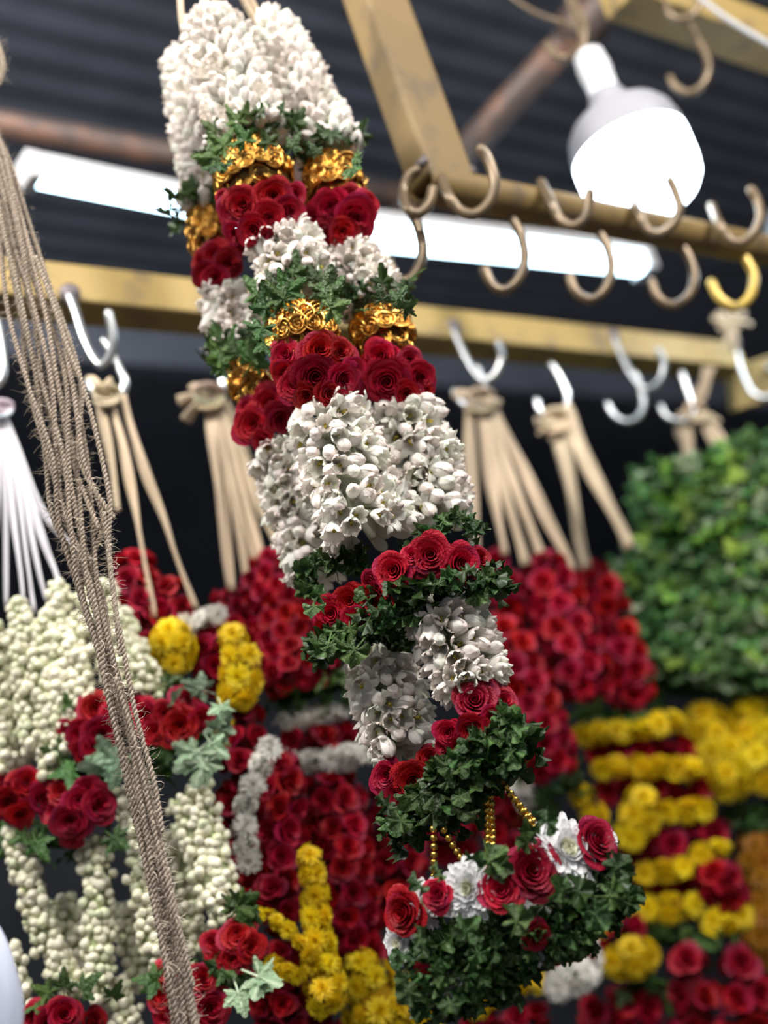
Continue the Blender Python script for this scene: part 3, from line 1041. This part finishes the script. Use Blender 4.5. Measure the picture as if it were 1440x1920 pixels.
# gold bands
section(g, 'gold_rose', [(466, 296), (484, 362)], (72, 82), Y1, 18, 1.12, 125, 0.0, False)
section(g, 'gold_rose', [(618, 320), (632, 372)], (60, 66), Y2, 18, 1.12, 125, 0.0, False)
section(g, 'gold_rose', [(386, 412), (398, 470)], (44, 46), Y0, 17, 1.12, 125, 0.0, False)
section(g, 'gold_rose', [(558, 594), (574, 656)], (66, 74), Y1, 20, 1.12, 125, 0.0, False)
section(g, 'gold_rose', [(708, 606), (722, 652)], (62, 66), Y2, 20, 1.12, 125, 0.0, False)
section(g, 'gold_rose', [(464, 694), (478, 742)], (44, 48), Y0, 19, 1.12, 125, 0.0, False)
# roses
cluster(g, 'rose', [(515, 368, 38), (455, 384, 38), (546, 396, 32), (474, 432, 34), (432, 398, 28), (505, 408, 32), (556, 366, 26), (420, 376, 22), (440, 440, 24)], (490, 392), 88, Y1)
cluster(g, 'rose', [(620, 388, 38), (670, 410, 40), (605, 440, 28), (658, 372, 30), (690, 380, 24), (642, 434, 28), (588, 404, 26)], (640, 406), 78, Y2)
cluster(g, 'rose', [(402, 478, 30), (428, 492, 30), (384, 516, 27), (444, 458, 25), (378, 488, 22), (404, 522, 25), (394, 544, 18)], (412, 500), 60, Y0)
cluster(g, 'rose', [(602, 655, 38), (592, 706, 42), (534, 664, 32), (648, 712, 33), (552, 722, 34), (640, 658, 28), (530, 702, 30), (574, 744, 27), (620, 738, 26), (668, 690, 22)], (594, 696), 92, Y1)
cluster(g, 'rose', [(726, 716, 46), (770, 674, 27), (712, 668, 36), (792, 708, 30), (684, 690, 26), (764, 738, 26), (802, 734, 20), (684, 736, 24)], (738, 704), 84, Y2)
cluster(g, 'rose', [(506, 756, 38), (474, 796, 38), (528, 786, 30), (464, 766, 26), (546, 768, 26), (490, 828, 22), (452, 788, 20)], (502, 784), 66, Y0)
cluster(g, 'rose', [(737, 1070, 38), (807, 1040, 43), (868, 1056, 40), (902, 1046, 26), (772, 1040, 24), (700, 1124, 38), (694, 1094, 28)], (800, 1090), 125, Y1)
cluster(g, 'rose', [(620, 1152, 37), (655, 1128, 34), (608, 1176, 26), (668, 1160, 26)], (660, 1146), 90, Y2)
cluster(g, 'rose', [(890, 1312, 42), (946, 1314, 32), (882, 1370, 33), (840, 1375, 28), (916, 1286, 26), (858, 1400, 26), (926, 1348, 24), (830, 1400, 22)], (890, 1350), 84, Y1)
cluster(g, 'rose', [(775, 1466, 42), (724, 1456, 35), (835, 1442, 34), (746, 1486, 28), (806, 1420, 26), (716, 1480, 24)], (776, 1450), 84, Y2 + .02)
# leaf frills
for c, R, y, n, s, u in (((478, 276), 78, Y1, 22, 48, .85), ((626, 296), 62, Y2, 18, 46, .85), ((372, 396), 46, Y0, 18, 48, .7),
                         ((566, 572), 76, Y1, 14, 54, .9), ((716, 580), 62, Y2, 18, 48, .7), ((446, 674), 48, Y0, 18, 54, .7)):
    collar(g, c, R, y, n, s, u, out=.5)
spray(g, [(545, 576, 522, 498), (550, 572, 500, 540), (520, 580, 462, 575), (600, 575, 618, 500), (600, 580, 640, 520), (600, 585, 655, 565), (540, 580, 500, 530),
          (718, 576, 712, 535), (735, 580, 758, 535), (745, 590, 780, 562), (690, 580, 668, 580), (500, 600, 478, 640), (505, 640, 480, 655)], Y1 - .055)
spray(g, [(428, 690, 392, 632), (450, 680, 436, 630), (470, 690, 462, 636), (430, 700, 390, 680), (420, 700, 400, 650), (460, 700, 500, 640)], Y0 - .045)
spray(g, [(440, 290, 385, 245), (430, 300, 360, 290), (470, 280, 440, 235), (510, 285, 490, 240), (540, 290, 560, 250), (430, 300, 375, 320), (600, 300, 585, 265), (660, 300, 676, 285), (650, 310, 680, 320)], Y1 - .05)
# the rose band's green
for c, R, y, n, s, u, o_, b in (((836, 1022), 76, Y1, 26, 38, .75, .35, 0), ((845, 1100), 92, Y1, 36, 48, -.5, .7, 0), ((640, 1098), 70, Y2, 24, 48, .7, .7, 0), ((668, 1190), 80, Y2, 40, 50, -.6, .7, 0),
                                ((760, 1120), 80, Y1, 30, 50, -.4, .8, 0), ((760, 1160), 80, Y1 + .01, 18, 50, -.9, .5, 0)):
    collar(g, c, R, y, n, s, u, spread=120, jy=24, out=o_, bias=b, kind='frill_leaf')
spray(g, [(900, 1090, 934, 1070), (905, 1095, 930, 1110), (880, 1100, 912, 1128), (890, 1085, 925, 1090), (610, 1120, 580, 1108), (600, 1130, 572, 1150), (640, 1200, 600, 1225), (620, 1190, 606, 1240), (680, 1200, 640, 1250)], Y1 - .03, 'frill_leaf')
# tails' green
for c, R, y, n, s, u in (((915, 1390), 72, Y1, 34, 62, -.5), ((880, 1430), 66, Y1, 30, 60, -.8), ((800, 1500), 78, Y2 + .02, 36, 58, -.6), ((850, 1470), 66, Y1 + .02, 26, 60, -.5), ((790, 1530), 50, Y2 + .02, 18, 54, -1)):
    collar(g, c, R, y, n, s, u, jy=28, out=.55, kind='frill_leaf')
spray(g, [(930, 1370, 982, 1325), (940, 1380, 990, 1360), (940, 1400, 990, 1420), (930, 1420, 975, 1440), (920, 1350, 965, 1330), (730, 1510, 705, 1495), (740, 1520, 710, 1510), (770, 1540, 722, 1540), (860, 1510, 885, 1545), (850, 1490, 880, 1500)], Y1 - .03, 'frill_leaf')
# bead strings to the tassel
BY = Y1 - .005
for a, b in (((812, 1546), (813, 1650)), ((828, 1548), (868, 1612)), ((912, 1468), (914, 1600)), ((936, 1456), (1004, 1556)), ((918, 1470), (924, 1590)), ((944, 1470), (1012, 1552))):
    pa, pb = P(*a, BY), P(*b, BY)
    k = mpp(pa)
    n = int((pb - pa).length / (12.6 * k))
    for i in range(n):
        p = pa.lerp(pb, (i + .5) / n)
        sag = math.sin(math.pi * (i + .5) / n) * 5 * k
        g.face('bead', p - UP * sag, UP, 7.0 * k, 2)
mb = MB()
mb.tube(px_path([(922, 1440), (920, 1490), (914, 1540)], BY + .004), .0022, 6, (.45, .40, .34))
part('thread', mb, 'fibre', g.root)
# tassel
TY = Y1 - .01
section(g, 'frill_leaf', [(772, 1800), (880, 1790), (1000, 1742), (1090, 1690), (1160, 1640)], (72, 60), TY, 27, 1.05, 150, -.45)
section(g, 'frill_leaf', [(800, 1850), (880, 1835), (960, 1800)], (58, 48), TY, 26, .95, 150, -.6)
cluster(g, 'rose', [(752, 1712, 44), (938, 1668, 42), (1000, 1632, 52), (1124, 1574, 46), (818, 1676, 30)], (960, 1720), 250, TY, .55)
cluster(g, 'white_mum', [(872, 1664, 54), (1070, 1586, 66), (1140, 1560, 30)], (960, 1720), 250, TY, .55)
cluster(g, 'white_mum', [(794, 1694, 42), (740, 1770, 40), (1024, 1712, 48), (990, 1735, 32), (1005, 1790, 26)], (900, 1740), 190, TY + .01, .5)
cluster(g, 'rose', [(806, 1842, 36), (1010, 1760, 30), (1136, 1604, 32)], (920, 1740), 190, TY, .5, -.3)
cluster(g, 'white_mum', [(840, 1860, 30)], (900, 1740), 190, TY, .5, -.3)
spray(g, [(1020, 1560, 1035, 1510), (1000, 1570, 985, 1535), (1140, 1640, 1190, 1605), (1140, 1660, 1195, 1640), (1120, 1680, 1180, 1680), (1100, 1700, 1140, 1740), (800, 1660, 762, 1655), (830, 1640, 812, 1630), (900, 1630, 950, 1588),
          (880, 1620, 905, 1600), (920, 1640, 960, 1600), (1000, 1590, 972, 1560), (780, 1850, 745, 1880), (770, 1830, 742, 1850), (760, 1810, 746, 1790), (840, 1870, 850, 1905), (860, 1760, 900, 1720), (780, 1770, 800, 1740), (960, 1750, 985, 1690),
          (1060, 1690, 1040, 1640), (1070, 1690, 1110, 1640)], TY - .05, 'frill_leaf')
# straps to the rail above the frame
straps(g, [[(346, -115), (338, 0), (352, 80)], [(372, -115), (384, 0), (400, 40)], [(400, -115), (402, -10), (412, 40)], [(420, -115), (452, -10), (492, 52)], [(440, -115), (470, 0), (505, 56)]], Y2, width=12, strands=2)
g.finish()

# ------------------------------------------------------------------ jasmine garland on white ribbons (left)
JY = rear_y(60) - .10
g = Garland('jasmine_garland', P(0, 720, JY), 'ivory jasmine bud garland on white ribbons with red rose clusters at the left edge')


def jasmine(path, r, Y=JY, fr=10.5, dense=1.0):
    section(g, 'jasmine_bud', path, r, Y, fr, dense, 140, 0, False)


for p in ([(-14, 1170), (-6, 1300), (10, 1440)], [(36, 1130), (44, 1260), (62, 1410)], [(62, 1170), (82, 1300), (96, 1450)], [(112, 1100), (122, 1240), (128, 1410)], [(140, 1170), (150, 1260), (168, 1330)],
          [(22, 1190), (28, 1330), (40, 1440)], [(196, 1100), (222, 1190), (262, 1290)], [(222, 1150), (260, 1230), (300, 1300)], [(160, 1110), (190, 1200), (226, 1300)], [(92, 1150), (110, 1300), (120, 1380)], [(-30, 1190), (-40, 1420)]):
    jasmine(p, 21, JY + RND.choice((-.035, 0, .02)), 10)
jasmine([(28, 1560), (58, 1680), (108, 1800), (156, 1862)], 25)
jasmine([(176, 1580), (184, 1700), (186, 1800), (176, 1866)], 26)
jasmine([(236, 1480), (262, 1600), (290, 1780), (296, 1800)], 25)
jasmine([(340, 1500), (376, 1600), (420, 1720)], 27)
jasmine([(372, 1470), (400, 1580), (432, 1700)], 22)
jasmine([(320, 1560), (350, 1680), (372, 1790)], 25, JY + .04)
jasmine([(230, 1700), (262, 1800), (280, 1850)], 26, JY + .06)
jasmine([(112, 1690), (140, 1790), (160, 1850)], 28, JY + .06)
jasmine([(212, 1840), (236, 1930)], 30, JY + .03)
jasmine([(16, 1780), (34, 1850), (40, 1900)], 20, JY - .02)
for items, c, R in (([(182, 1325, 35), (152, 1378, 32), (192, 1378, 37), (165, 1412, 30), (128, 1375, 24), (215, 1345, 28), (180, 1400, 28)], (175, 1370), 75),
                    ([(272, 1345, 34), (356, 1310, 32), (338, 1362, 38), (378, 1350, 28), (290, 1372, 28), (310, 1340, 26), (255, 1325, 24)], (320, 1345), 85),
                    ([(52, 1468, 34), (16, 1508, 38), (84, 1494, 30), (-10, 1470, 30), (40, 1530, 28)], (40, 1500), 70),
                    ([(112, 1480, 30), (130, 1540, 38), (190, 1508, 36), (165, 1480, 28), (100, 1520, 28), (150, 1500, 28), (135, 1575, 22)], (145, 1515), 72),
                    ([(398, 1770, 26), (446, 1752, 34), (472, 1776, 30), (436, 1800, 30), (412, 1796, 26), (462, 1730, 26)], (440, 1775), 65),
                    ([(302, 1868, 34), (382, 1836, 34), (396, 1892, 40), (336, 1900, 34), (350, 1850, 28), (310, 1910, 30), (300, 1825, 26)], (350, 1870), 78),
                    ([(60, 1908, 32), (122, 1902, 34), (90, 1920, 30), (180, 1915, 28)], (110, 1910), 75)):
    cluster(g, 'rose', items, c, R, JY - .02)
spray(g, [(250, 1420, 150, 1440), (230, 1400, 215, 1475), (390, 1390, 330, 1450), (395, 1400, 370, 1480), (385, 1380, 420, 1420), (400, 1390, 428, 1330), (400, 1300, 340, 1280), (410, 1310, 425, 1350), (330, 1340, 330, 1290),
          (480, 1830, 500, 1850), (460, 1820, 530, 1850), (440, 1840, 460, 1900)], JY - .05, 'pale_leaf')
spray(g, [(130, 1420, 70, 1400), (140, 1340, 120, 1300), (160, 1440, 90, 1450), (60, 1560, 80, 1610), (60, 1560, 20, 1580), (430, 1720, 490, 1670), (430, 1730, 460, 1660), (440, 1740, 480, 1710), (400, 1810, 440, 1830), (420, 1820, 380, 1800), (310, 1830, 270, 1860),
          (320, 1840, 250, 1830), (110, 1870, 60, 1850), (120, 1870, 120, 1820), (140, 1870, 180, 1830), (90, 1880, 40, 1890), (200, 1880, 230, 1850), (230, 1300, 240, 1260), (300, 1290, 340, 1270), (200, 1560, 240, 1590)], JY - .04, 'leaf')
section(g, 'leaf', [(120, 1450), (200, 1460), (300, 1400), (390, 1370)], 40, JY + .03, 28, .8)
section(g, 'leaf', [(0, 1560), (100, 1580), (200, 1580)], 34, JY + .03, 26, .7)
section(g, 'leaf', [(300, 1850), (400, 1850), (460, 1810)], 40, JY + .02, 26, .8)
straps(g, [[(0, 770), (8, 930), (14, 1140)], [(2, 770), (22, 940), (44, 1130)], [(4, 770), (34, 930), (66, 1150)], [(5, 775), (48, 950), (88, 1130)], [(6, 775), (58, 940), (112, 1100)], [(8, 775), (70, 940), (150, 1040), ],
           [(-4, 770), (-6, 940), (-20, 1170)], [(4, 775), (50, 930), (120, 1110)]], JY, 'ribbon', 11, (.84, .82, .86), 'ribbon', .3, (4, 766, 16, [(-14, 20)]), 2, .6)
g.finish()

# ------------------------------------------------------------------ rose garlands behind
BYY = rear_y(215) - .09
g = Garland('rose_garland', P(205, 745, BYY), 'red rose garland with yellow chrysanthemum patches and a white twist beside the jasmine')
S = lambda kind, path, r, fr=27, dY=0.0, **kw: section(g, kind, path, r, GY + dY, fr, **kw)
GY = BYY
S('far_rose', [(252, 1050), (262, 1120), (286, 1210)], 50)
S('far_rose', [(316, 1100), (340, 1190)], 40)
S('far_rose', [(228, 1220), (238, 1300)], 34)
S('yellow_mum', [(320, 1182), (324, 1250)], 54, 25, -.04)
S('far_white_mum', [(352, 1172), (408, 1152)], 24, 22, -.02)
S('far_rose', [(396, 1190), (402, 1290)], 46, 27, 0)
S('yellow_mum', [(438, 1190), (452, 1250), (442, 1318)], (38, 54), 26, -.03)
S('yellow_mum', [(424, 1360), (418, 1398)], 26, 22)
S('far_rose', [(462, 1335), (452, 1480)], 46, 28)
S('far_rose', [(428, 1500), (438, 1650)], 36, 28)
S('far_rose', [(520, 1430), (524, 1560), (516, 1700)], (52, 66), 29, .02)
S('far_white_mum', [(506, 1400), (470, 1480), (458, 1550), (468, 1622)], 30, 24, -.05)
S('far_rose', [(470, 1650), (540, 1720)], 60, 30)
S('yellow_mum', [(578, 1600), (592, 1700), (600, 1800), (614, 1890)], (26, 50), 25, -.03)
S('yellow_mum', [(490, 1716), (540, 1742), (580, 1790)], 18, 18, -.06)
S('yellow_mum', [(510, 1810), (560, 1830)], 20, 18, -.05)
S('far_rose', [(520, 1780), (530, 1930)], 64, 30)
straps(g, [[(206, 742), (236, 860), (262, 1000), (290, 1160)], [(228, 742), (272, 880), (320, 1010), (368, 1142)], [(186, 735), (205, 850), (224, 960)]], BYY - .02, width=13, strands=2, knot=(200, 742, 20, [(-30, -34), (8, -26)]))
g.finish()

GY = rear_y(395) - .09
g = Garland('rose_garland', P(390, 745, GY), 'red rose garland with white bands above a yellow base directly behind the central garland')
S('far_rose', [(512, 1056), (540, 1170), (566, 1290)], (72, 84), 22)
S('far_rose', [(428, 1116), (452, 1210), (470, 1250)], 46, 22)
S('leaf', [(520, 1312), (590, 1290), (664, 1270)], 40, 24)
S('far_white_mum', [(534, 1352), (640, 1336)], 28, 24)
S('far_rose', [(548, 1388), (652, 1374)], 32, 27, .01)
S('far_white_mum', [(546, 1430), (620, 1424), (690, 1408)], 30, 25)
S('far_white_mum', [(668, 1310), (700, 1360)], 26, 25, .04)
S('far_rose', [(616, 1470), (634, 1600), (650, 1770)], (70, 80), 29, .02)
S('far_rose', [(736, 1480), (742, 1600), (756, 1720)], 62, 29, .10)
S('far_rose', [(640, 1760), (690, 1800)], 60, 29, .06)
S('yellow_mum', [(672, 1800), (700, 1870), (720, 1940)], (50, 90), 27, -.01)
S('yellow_mum', [(760, 1840), (790, 1930)], 60, 27)
S('far_rose', [(590, 1880), (600, 1940)], 55, 29, .05)
straps(g, [[(396, 752), (412, 900), (436, 1110)], [(402, 752), (432, 900), (470, 1100)], [(410, 752), (450, 900), (498, 1070)], [(416, 752), (474, 900), (540, 1060)], [(408, 752), (440, 900), (482, 1080)]], GY - .02, width=15, strands=3,
       knot=(392, 745, 24, [(-56, 8), (-44, 44), (-30, -22)]))
g.finish()

GY = rear_y(900) - .09
g = Garland('rose_garland', P(905, 750, GY), 'bright red rose garland on a fan of raffia straps just right of the central garland')
S('far_rose', [(930, 1060), (960, 1150)], 50, 30, .03)
S('far_rose', [(1024, 1062), (1062, 1180), (1102, 1300)], (60, 68), 27, .0)
S('far_rose', [(944, 1180), (990, 1310), (1032, 1440)], (52, 64), 28, -.09)
S('leaf', [(990, 1492), (1040, 1484), (1086, 1462)], 34, 24, -.02)
S('yellow_mum', [(1086, 1490), (1120, 1530)], 36, 26)
S('far_white_mum', [(974, 1470), (990, 1510)], 26, 24, -.03)
S('far_rose', [(930, 1500), (960, 1560), (990, 1640)], 56, 29, .03)
S('far_rose', [(840, 1480), (850, 1600)], 60, 29, .10)
S('far_rose', [(1040, 1780), (1090, 1790)], 42, 30, -.03)
S('far_white_mum', [(1040, 1850), (1106, 1820)], 42, 28, -.05)
S('far_white_mum', [(1098, 1772), (1112, 1800)], 22, 24, -.03)
S('yellow_mum', [(890, 1890), (940, 1848), (1010, 1836)], 34, 24, -.03)
S('far_rose', [(880, 1925), (1010, 1905)], 36, 28, -.01)
S('yellow_mum', [(1110, 1740), (1170, 1690)], 34, 25, -.01)
straps(g, [[(882, 760), (884, 900), (896, 1050)], [(900, 760), (922, 900), (946, 1040)], [(914, 760), (960, 900), (1016, 1050)], [(922, 760), (1000, 920), (1076, 1072)], [(908, 760), (940, 900), (986, 1060)]], GY - .02, width=15, strands=2,
       knot=(902, 752, 22, [(-50, -14), (34, 8), (-24, 20)]))
g.finish()

GY = rear_y(1045) - .09
g = Garland('rose_garland', P(1045, 765, GY), 'red rose garland with yellow and red stripes below, hung on two raffia straps')
S('far_rose', [(1112, 1076), (1152, 1180), (1188, 1310)], (46, 54), 26, .0)
S('leaf', [(1080, 1336), (1190, 1340)], 32, 24, .01)
S('yellow_mum', [(1090, 1378), (1180, 1366), (1268, 1352)], 30, 25)
S('far_rose', [(1120, 1412), (1200, 1408), (1284, 1404)], 28, 27, .03)
S('yellow_mum', [(1124, 1442), (1210, 1438), (1306, 1440)], 28, 25, -.01)
S('far_rose', [(1136, 1484), (1220, 1478), (1310, 1482)], 32, 28, .03)
S('yellow_mum', [(1206, 1490), (1200, 1540), (1178, 1576)], 44, 26, -.03)
S('yellow_mum', [(1250, 1522), (1322, 1516)], 28, 25, -.01)
S('far_rose', [(1180, 1604), (1260, 1588), (1346, 1562)], 40, 30, .02)
S('yellow_mum', [(1206, 1638), (1284, 1626)], 28, 25, -.01)
S('yellow_mum', [(1312, 1604), (1356, 1588)], 24, 24, -.01)
S('far_rose', [(1206, 1666), (1284, 1662)], 26, 27, .03)
S('far_rose', [(1326, 1630), (1372, 1690)], 50, 30, .0)
S('yellow_mum', [(1210, 1704), (1300, 1698)], 34, 25)
S('yellow_mum', [(1330, 1730), (1390, 1716)], 34, 25)
S('leaf', [(1220, 1750), (1280, 1760), (1350, 1760)], 40, 24, .03)
S('far_rose', [(1130, 1740), (1190, 1746)], 42, 30, -.01)
S('yellow_mum', [(1150, 1804), (1220, 1790)], 46, 26, -.03)
S('leaf', [(1180, 1850), (1260, 1842)], 28, 24)
S('far_rose', [(1110, 1898), (1220, 1894)], 46, 32, .02)
S('far_rose', [(1290, 1800), (1306, 1930)], (50, 66), 33, .0)
S('far_rose', [(1386, 1806), (1420, 1930)], (52, 62), 33, .02)
straps(g, [[(1040, 765), (1066, 900), (1100, 1070)], [(1056, 762), (1108, 880), (1180, 1028)]], GY - .02, width=19, strands=2, knot=(1040, 790, 22, [(-26, 24), (-34, 4), (-6, 34)]))
mb = MB()
g.finish()

GY = rear_y(1290) - .06
g = Garland('leaf_garland', P(1292, 770, GY), 'thick bushy green leaf garland with yellow chrysanthemums below at the right edge')
S('fresh_leaf', [(1300, 880), (1312, 980), (1320, 1120), (1330, 1290)], (100, 122), 21)
S('fresh_leaf', [(1430, 850), (1440, 1000), (1446, 1290)], (92, 112), 21, -.02)
S('fresh_leaf', [(1190, 1040), (1222, 1130), (1250, 1270)], (52, 80), 20, -.06)
S('yellow_mum', [(1322, 1340), (1340, 1420), (1356, 1490)], (62, 74), 27, -.04)
S('yellow_mum', [(1412, 1330), (1424, 1470)], (60, 66), 27, -.03)
S('leaf', [(1350, 1540), (1400, 1528), (1470, 1506)], 36, 24)
S('orange_mum', [(1416, 1580), (1436, 1690), (1446, 1800)], (52, 62), 24)
straps(g, [[(1284, 775), (1284, 820), (1290, 870)], [(1306, 772), (1340, 820), (1392, 880)], [(1300, 765), (1318, 730), (1330, 690)]], GY - .03, width=20, strands=2, knot=(1302, 775, 18, [(44, 20)]))
g.finish()

# raffia bow left on the rail's end
c = P(1370, 612, rear_y(1370) - .12)
root = thing('raffia_bow', c, 'pale frayed raffia bow tied on the right end of the rear rail', 'bow')
k = mpp(c); mb = MB()
for ex, ey in ((-34, -14), (-24, -24), (4, -28), (24, -22), (36, -4), (-10, 40), (6, 46), (-20, 6)):
    mb.tube(catmull([c, c + (CR * ex * .5 - CU * (ey * .5 - 5)) * k - FWD * .008, c + (CR * ex - CU * ey) * k], 5), [6 * k + 3 * k * i / 10 for i in range(11)], 8, (.50, .41, .30), True, .5, .1, .2)
part('loops', mb, 'fibre', root)
mb = MB(); mb.tube([c + (CR * 13 * math.cos(a) + CU * 8 * math.sin(a)) * k - FWD * .006 for a in [math.pi * j / 5 for j in range(11)]], 6 * k, 8, (.44, .36, .26))
part('knot', mb, 'fibre', root)


# ------------------------------------------------------------------ jute ropes in front (left)
RY = 1.13


def cord_mesh(path, rad, mbo, pitch=0.009, plies=2, col=(.42, .345, .275)):
    st = resample(path, pitch / 7)
    t = st[0][1]
    u = t.orthogonal().normalized()
    lines = [[] for _ in range(plies)]
    frames = []
    for i, (p, t, q) in enumerate(st):
        u = (u - t * u.dot(t)).normalized(); w = t.cross(u)
        frames.append((p, u, w, t))
        for j in range(plies):
            a = 2 * math.pi * (i / 7 + j / plies)
            lines[j].append(p + (u * math.cos(a) + w * math.sin(a)) * rad * .55)
    for j, ln in enumerate(lines):
        sh = 1.0 if j else .84
        mbo.tube(ln, rad * .62, 5, tuple(v * sh for v in col), True, 1, 0, .12)
    return frames


def fuzz_mesh(frames, rad, mbo, per, ln):
    for _ in range(int(per)):
        p, u, w, t = RND.choice(frames)
        a = RND.uniform(0, 6.283)
        d = u * math.cos(a) + w * math.sin(a)
        l = ln * RND.uniform(.3, 1.0)
        b1 = d * .6 + t * RND.uniform(-.9, .9) + Vector((RND.gauss(0, .3), RND.gauss(0, .3), RND.gauss(0, .3)))
        q = [p + d * rad * .8, p + d * (rad + l * .5) + b1 * l * .3, p + d * (rad + l * .6) + b1 * l]
        s_ = t.cross(d) * .00018 + t * .00014
        rows = [[x - s_ * f, x + s_ * f] for x, f in zip(q, (1.4, 1, .4))]
        mbo.grid(rows, (.66, .57, .46))


CEN = [(-105, -120), (-30, 200), (0, 300), (30, 440), (66, 580), (100, 720), (124, 860), (146, 980), (166, 1100), (196, 1220), (228, 1350), (262, 1490), (294, 1630), (322, 1770), (350, 1930)]
HWD = [6, 10, 18, 34, 48, 60, 56, 46, 22, 13, 16, 20, 19, 20, 22]
root = thing('jute_rope', P(-30, 200, RY), 'frayed bundle of twisted brown jute cords hanging in front at the left', 'rope')
NC = 12
for i in range(NC):
    f0 = -1 + 2 * i / (NC - 1)
    pts = []
    for j, ((x, y), hw) in enumerate(zip(CEN, HWD)):
        wob = f0 * (.85 if j % 3 else .7) + .25 * math.sin(i * 2.1 + j * 1.3)
        if j >= 8:
            wob = math.sin(i * 2.4 + j * .55)
        pts.append(P(x + hw * wob, y, RY + .010 * math.sin(i * 1.7 + j * .9)))
    end = len(pts)
    if i in (8, 10):
        end = 8
    pts = pts[:end]
    if i in (8, 10):
        pts[-1] = P(214 - 28 * (i == 8), 972 + 20 * (i == 8), RY - .01)
    mb = MB(); fm = cord_mesh(pts, .0024, mb)
    cobj = part('cord', mb, 'fibre', root)
    cobj['_org'] = list(root.location)
    mb = MB(); fuzz_mesh(fm, .0024, mb, 650 * end / 15, .010)
    fo = part('fuzz', mb, 'fibre', root, True, cobj); fo['kind'] = 'stuff'
for pts in ([(66, 480), (96, 560), (126, 650), (158, 730), (184, 830), (206, 940), (204, 1010), (212, 1110), (232, 1220), (248, 1310), (268, 1390), (290, 1470), (304, 1560)],
            [(196, 960), (202, 1020), (214, 1120), (226, 1230)], [(216, 1270), (244, 1360), (262, 1430), (290, 1560), (320, 1680), (362, 1850)]):
    mb = MB(); fm = cord_mesh([P(x, y, RY - .012) for x, y in pts], .0023, mb)
    cobj = part('cord', mb, 'fibre', root)
    cobj['_org'] = list(root.location)
    mb = MB(); fuzz_mesh(fm, .0028, mb, 200, .009)
    fo = part('fuzz', mb, 'fibre', root, True, cobj); fo['kind'] = 'stuff'
mb = MB(); fm = cord_mesh([P(-14, 60, RY), P(2, 100, RY), P(6, 130, RY), P(-4, 160, RY)], .0032, mb)
root = thing('jute_end', P(-14, 60, RY), 'short frayed jute cord end poking in at the upper left edge', 'cord')
cobj = part('cord', mb, 'fibre', root); cobj['_org'] = list(root.location)
mb = MB(); fuzz_mesh(fm, .003, mb, 120, .012); fo = part('fuzz', mb, 'fibre', root, True, cobj); fo['kind'] = 'stuff'

# pale cloth close to the lens at the lower left
c = P(-30, 1850, 1.0)
k = mpp(c); mb = MB()
rows = []
for i in range(15):
    v = i / 14
    z = (v - .5) * 260 * k
    rows.append([c + UP * z + (Vector((math.cos(a), math.sin(a), 0)) * (62 * k * math.sin(math.pi * (.08 + .84 * v)) ** .5 * (1 + .10 * math.sin(5 * a + 3 * v) + .05 * math.sin(9 * a - 4 * v))))
                 for a in [2 * math.pi * j / 28 for j in range(28)]])
ids = mb.grid(rows, None, True)
mb.f.append(tuple(reversed(ids[0]))); mb.f.append(tuple(ids[-1]))
r = Vector(c); mb.v = [(x - r.x, y - r.y, z - r.z) for x, y, z in mb.v]
tag(link('cloth_bundle', mb.mesh('cloth_bundle', MAT['cloth']), None, r), 'pale bluish white blurred cloth bundle at the lower left edge', 'cloth')

for o in SC.objects:
    if '_org' in o:
        del o['_org']
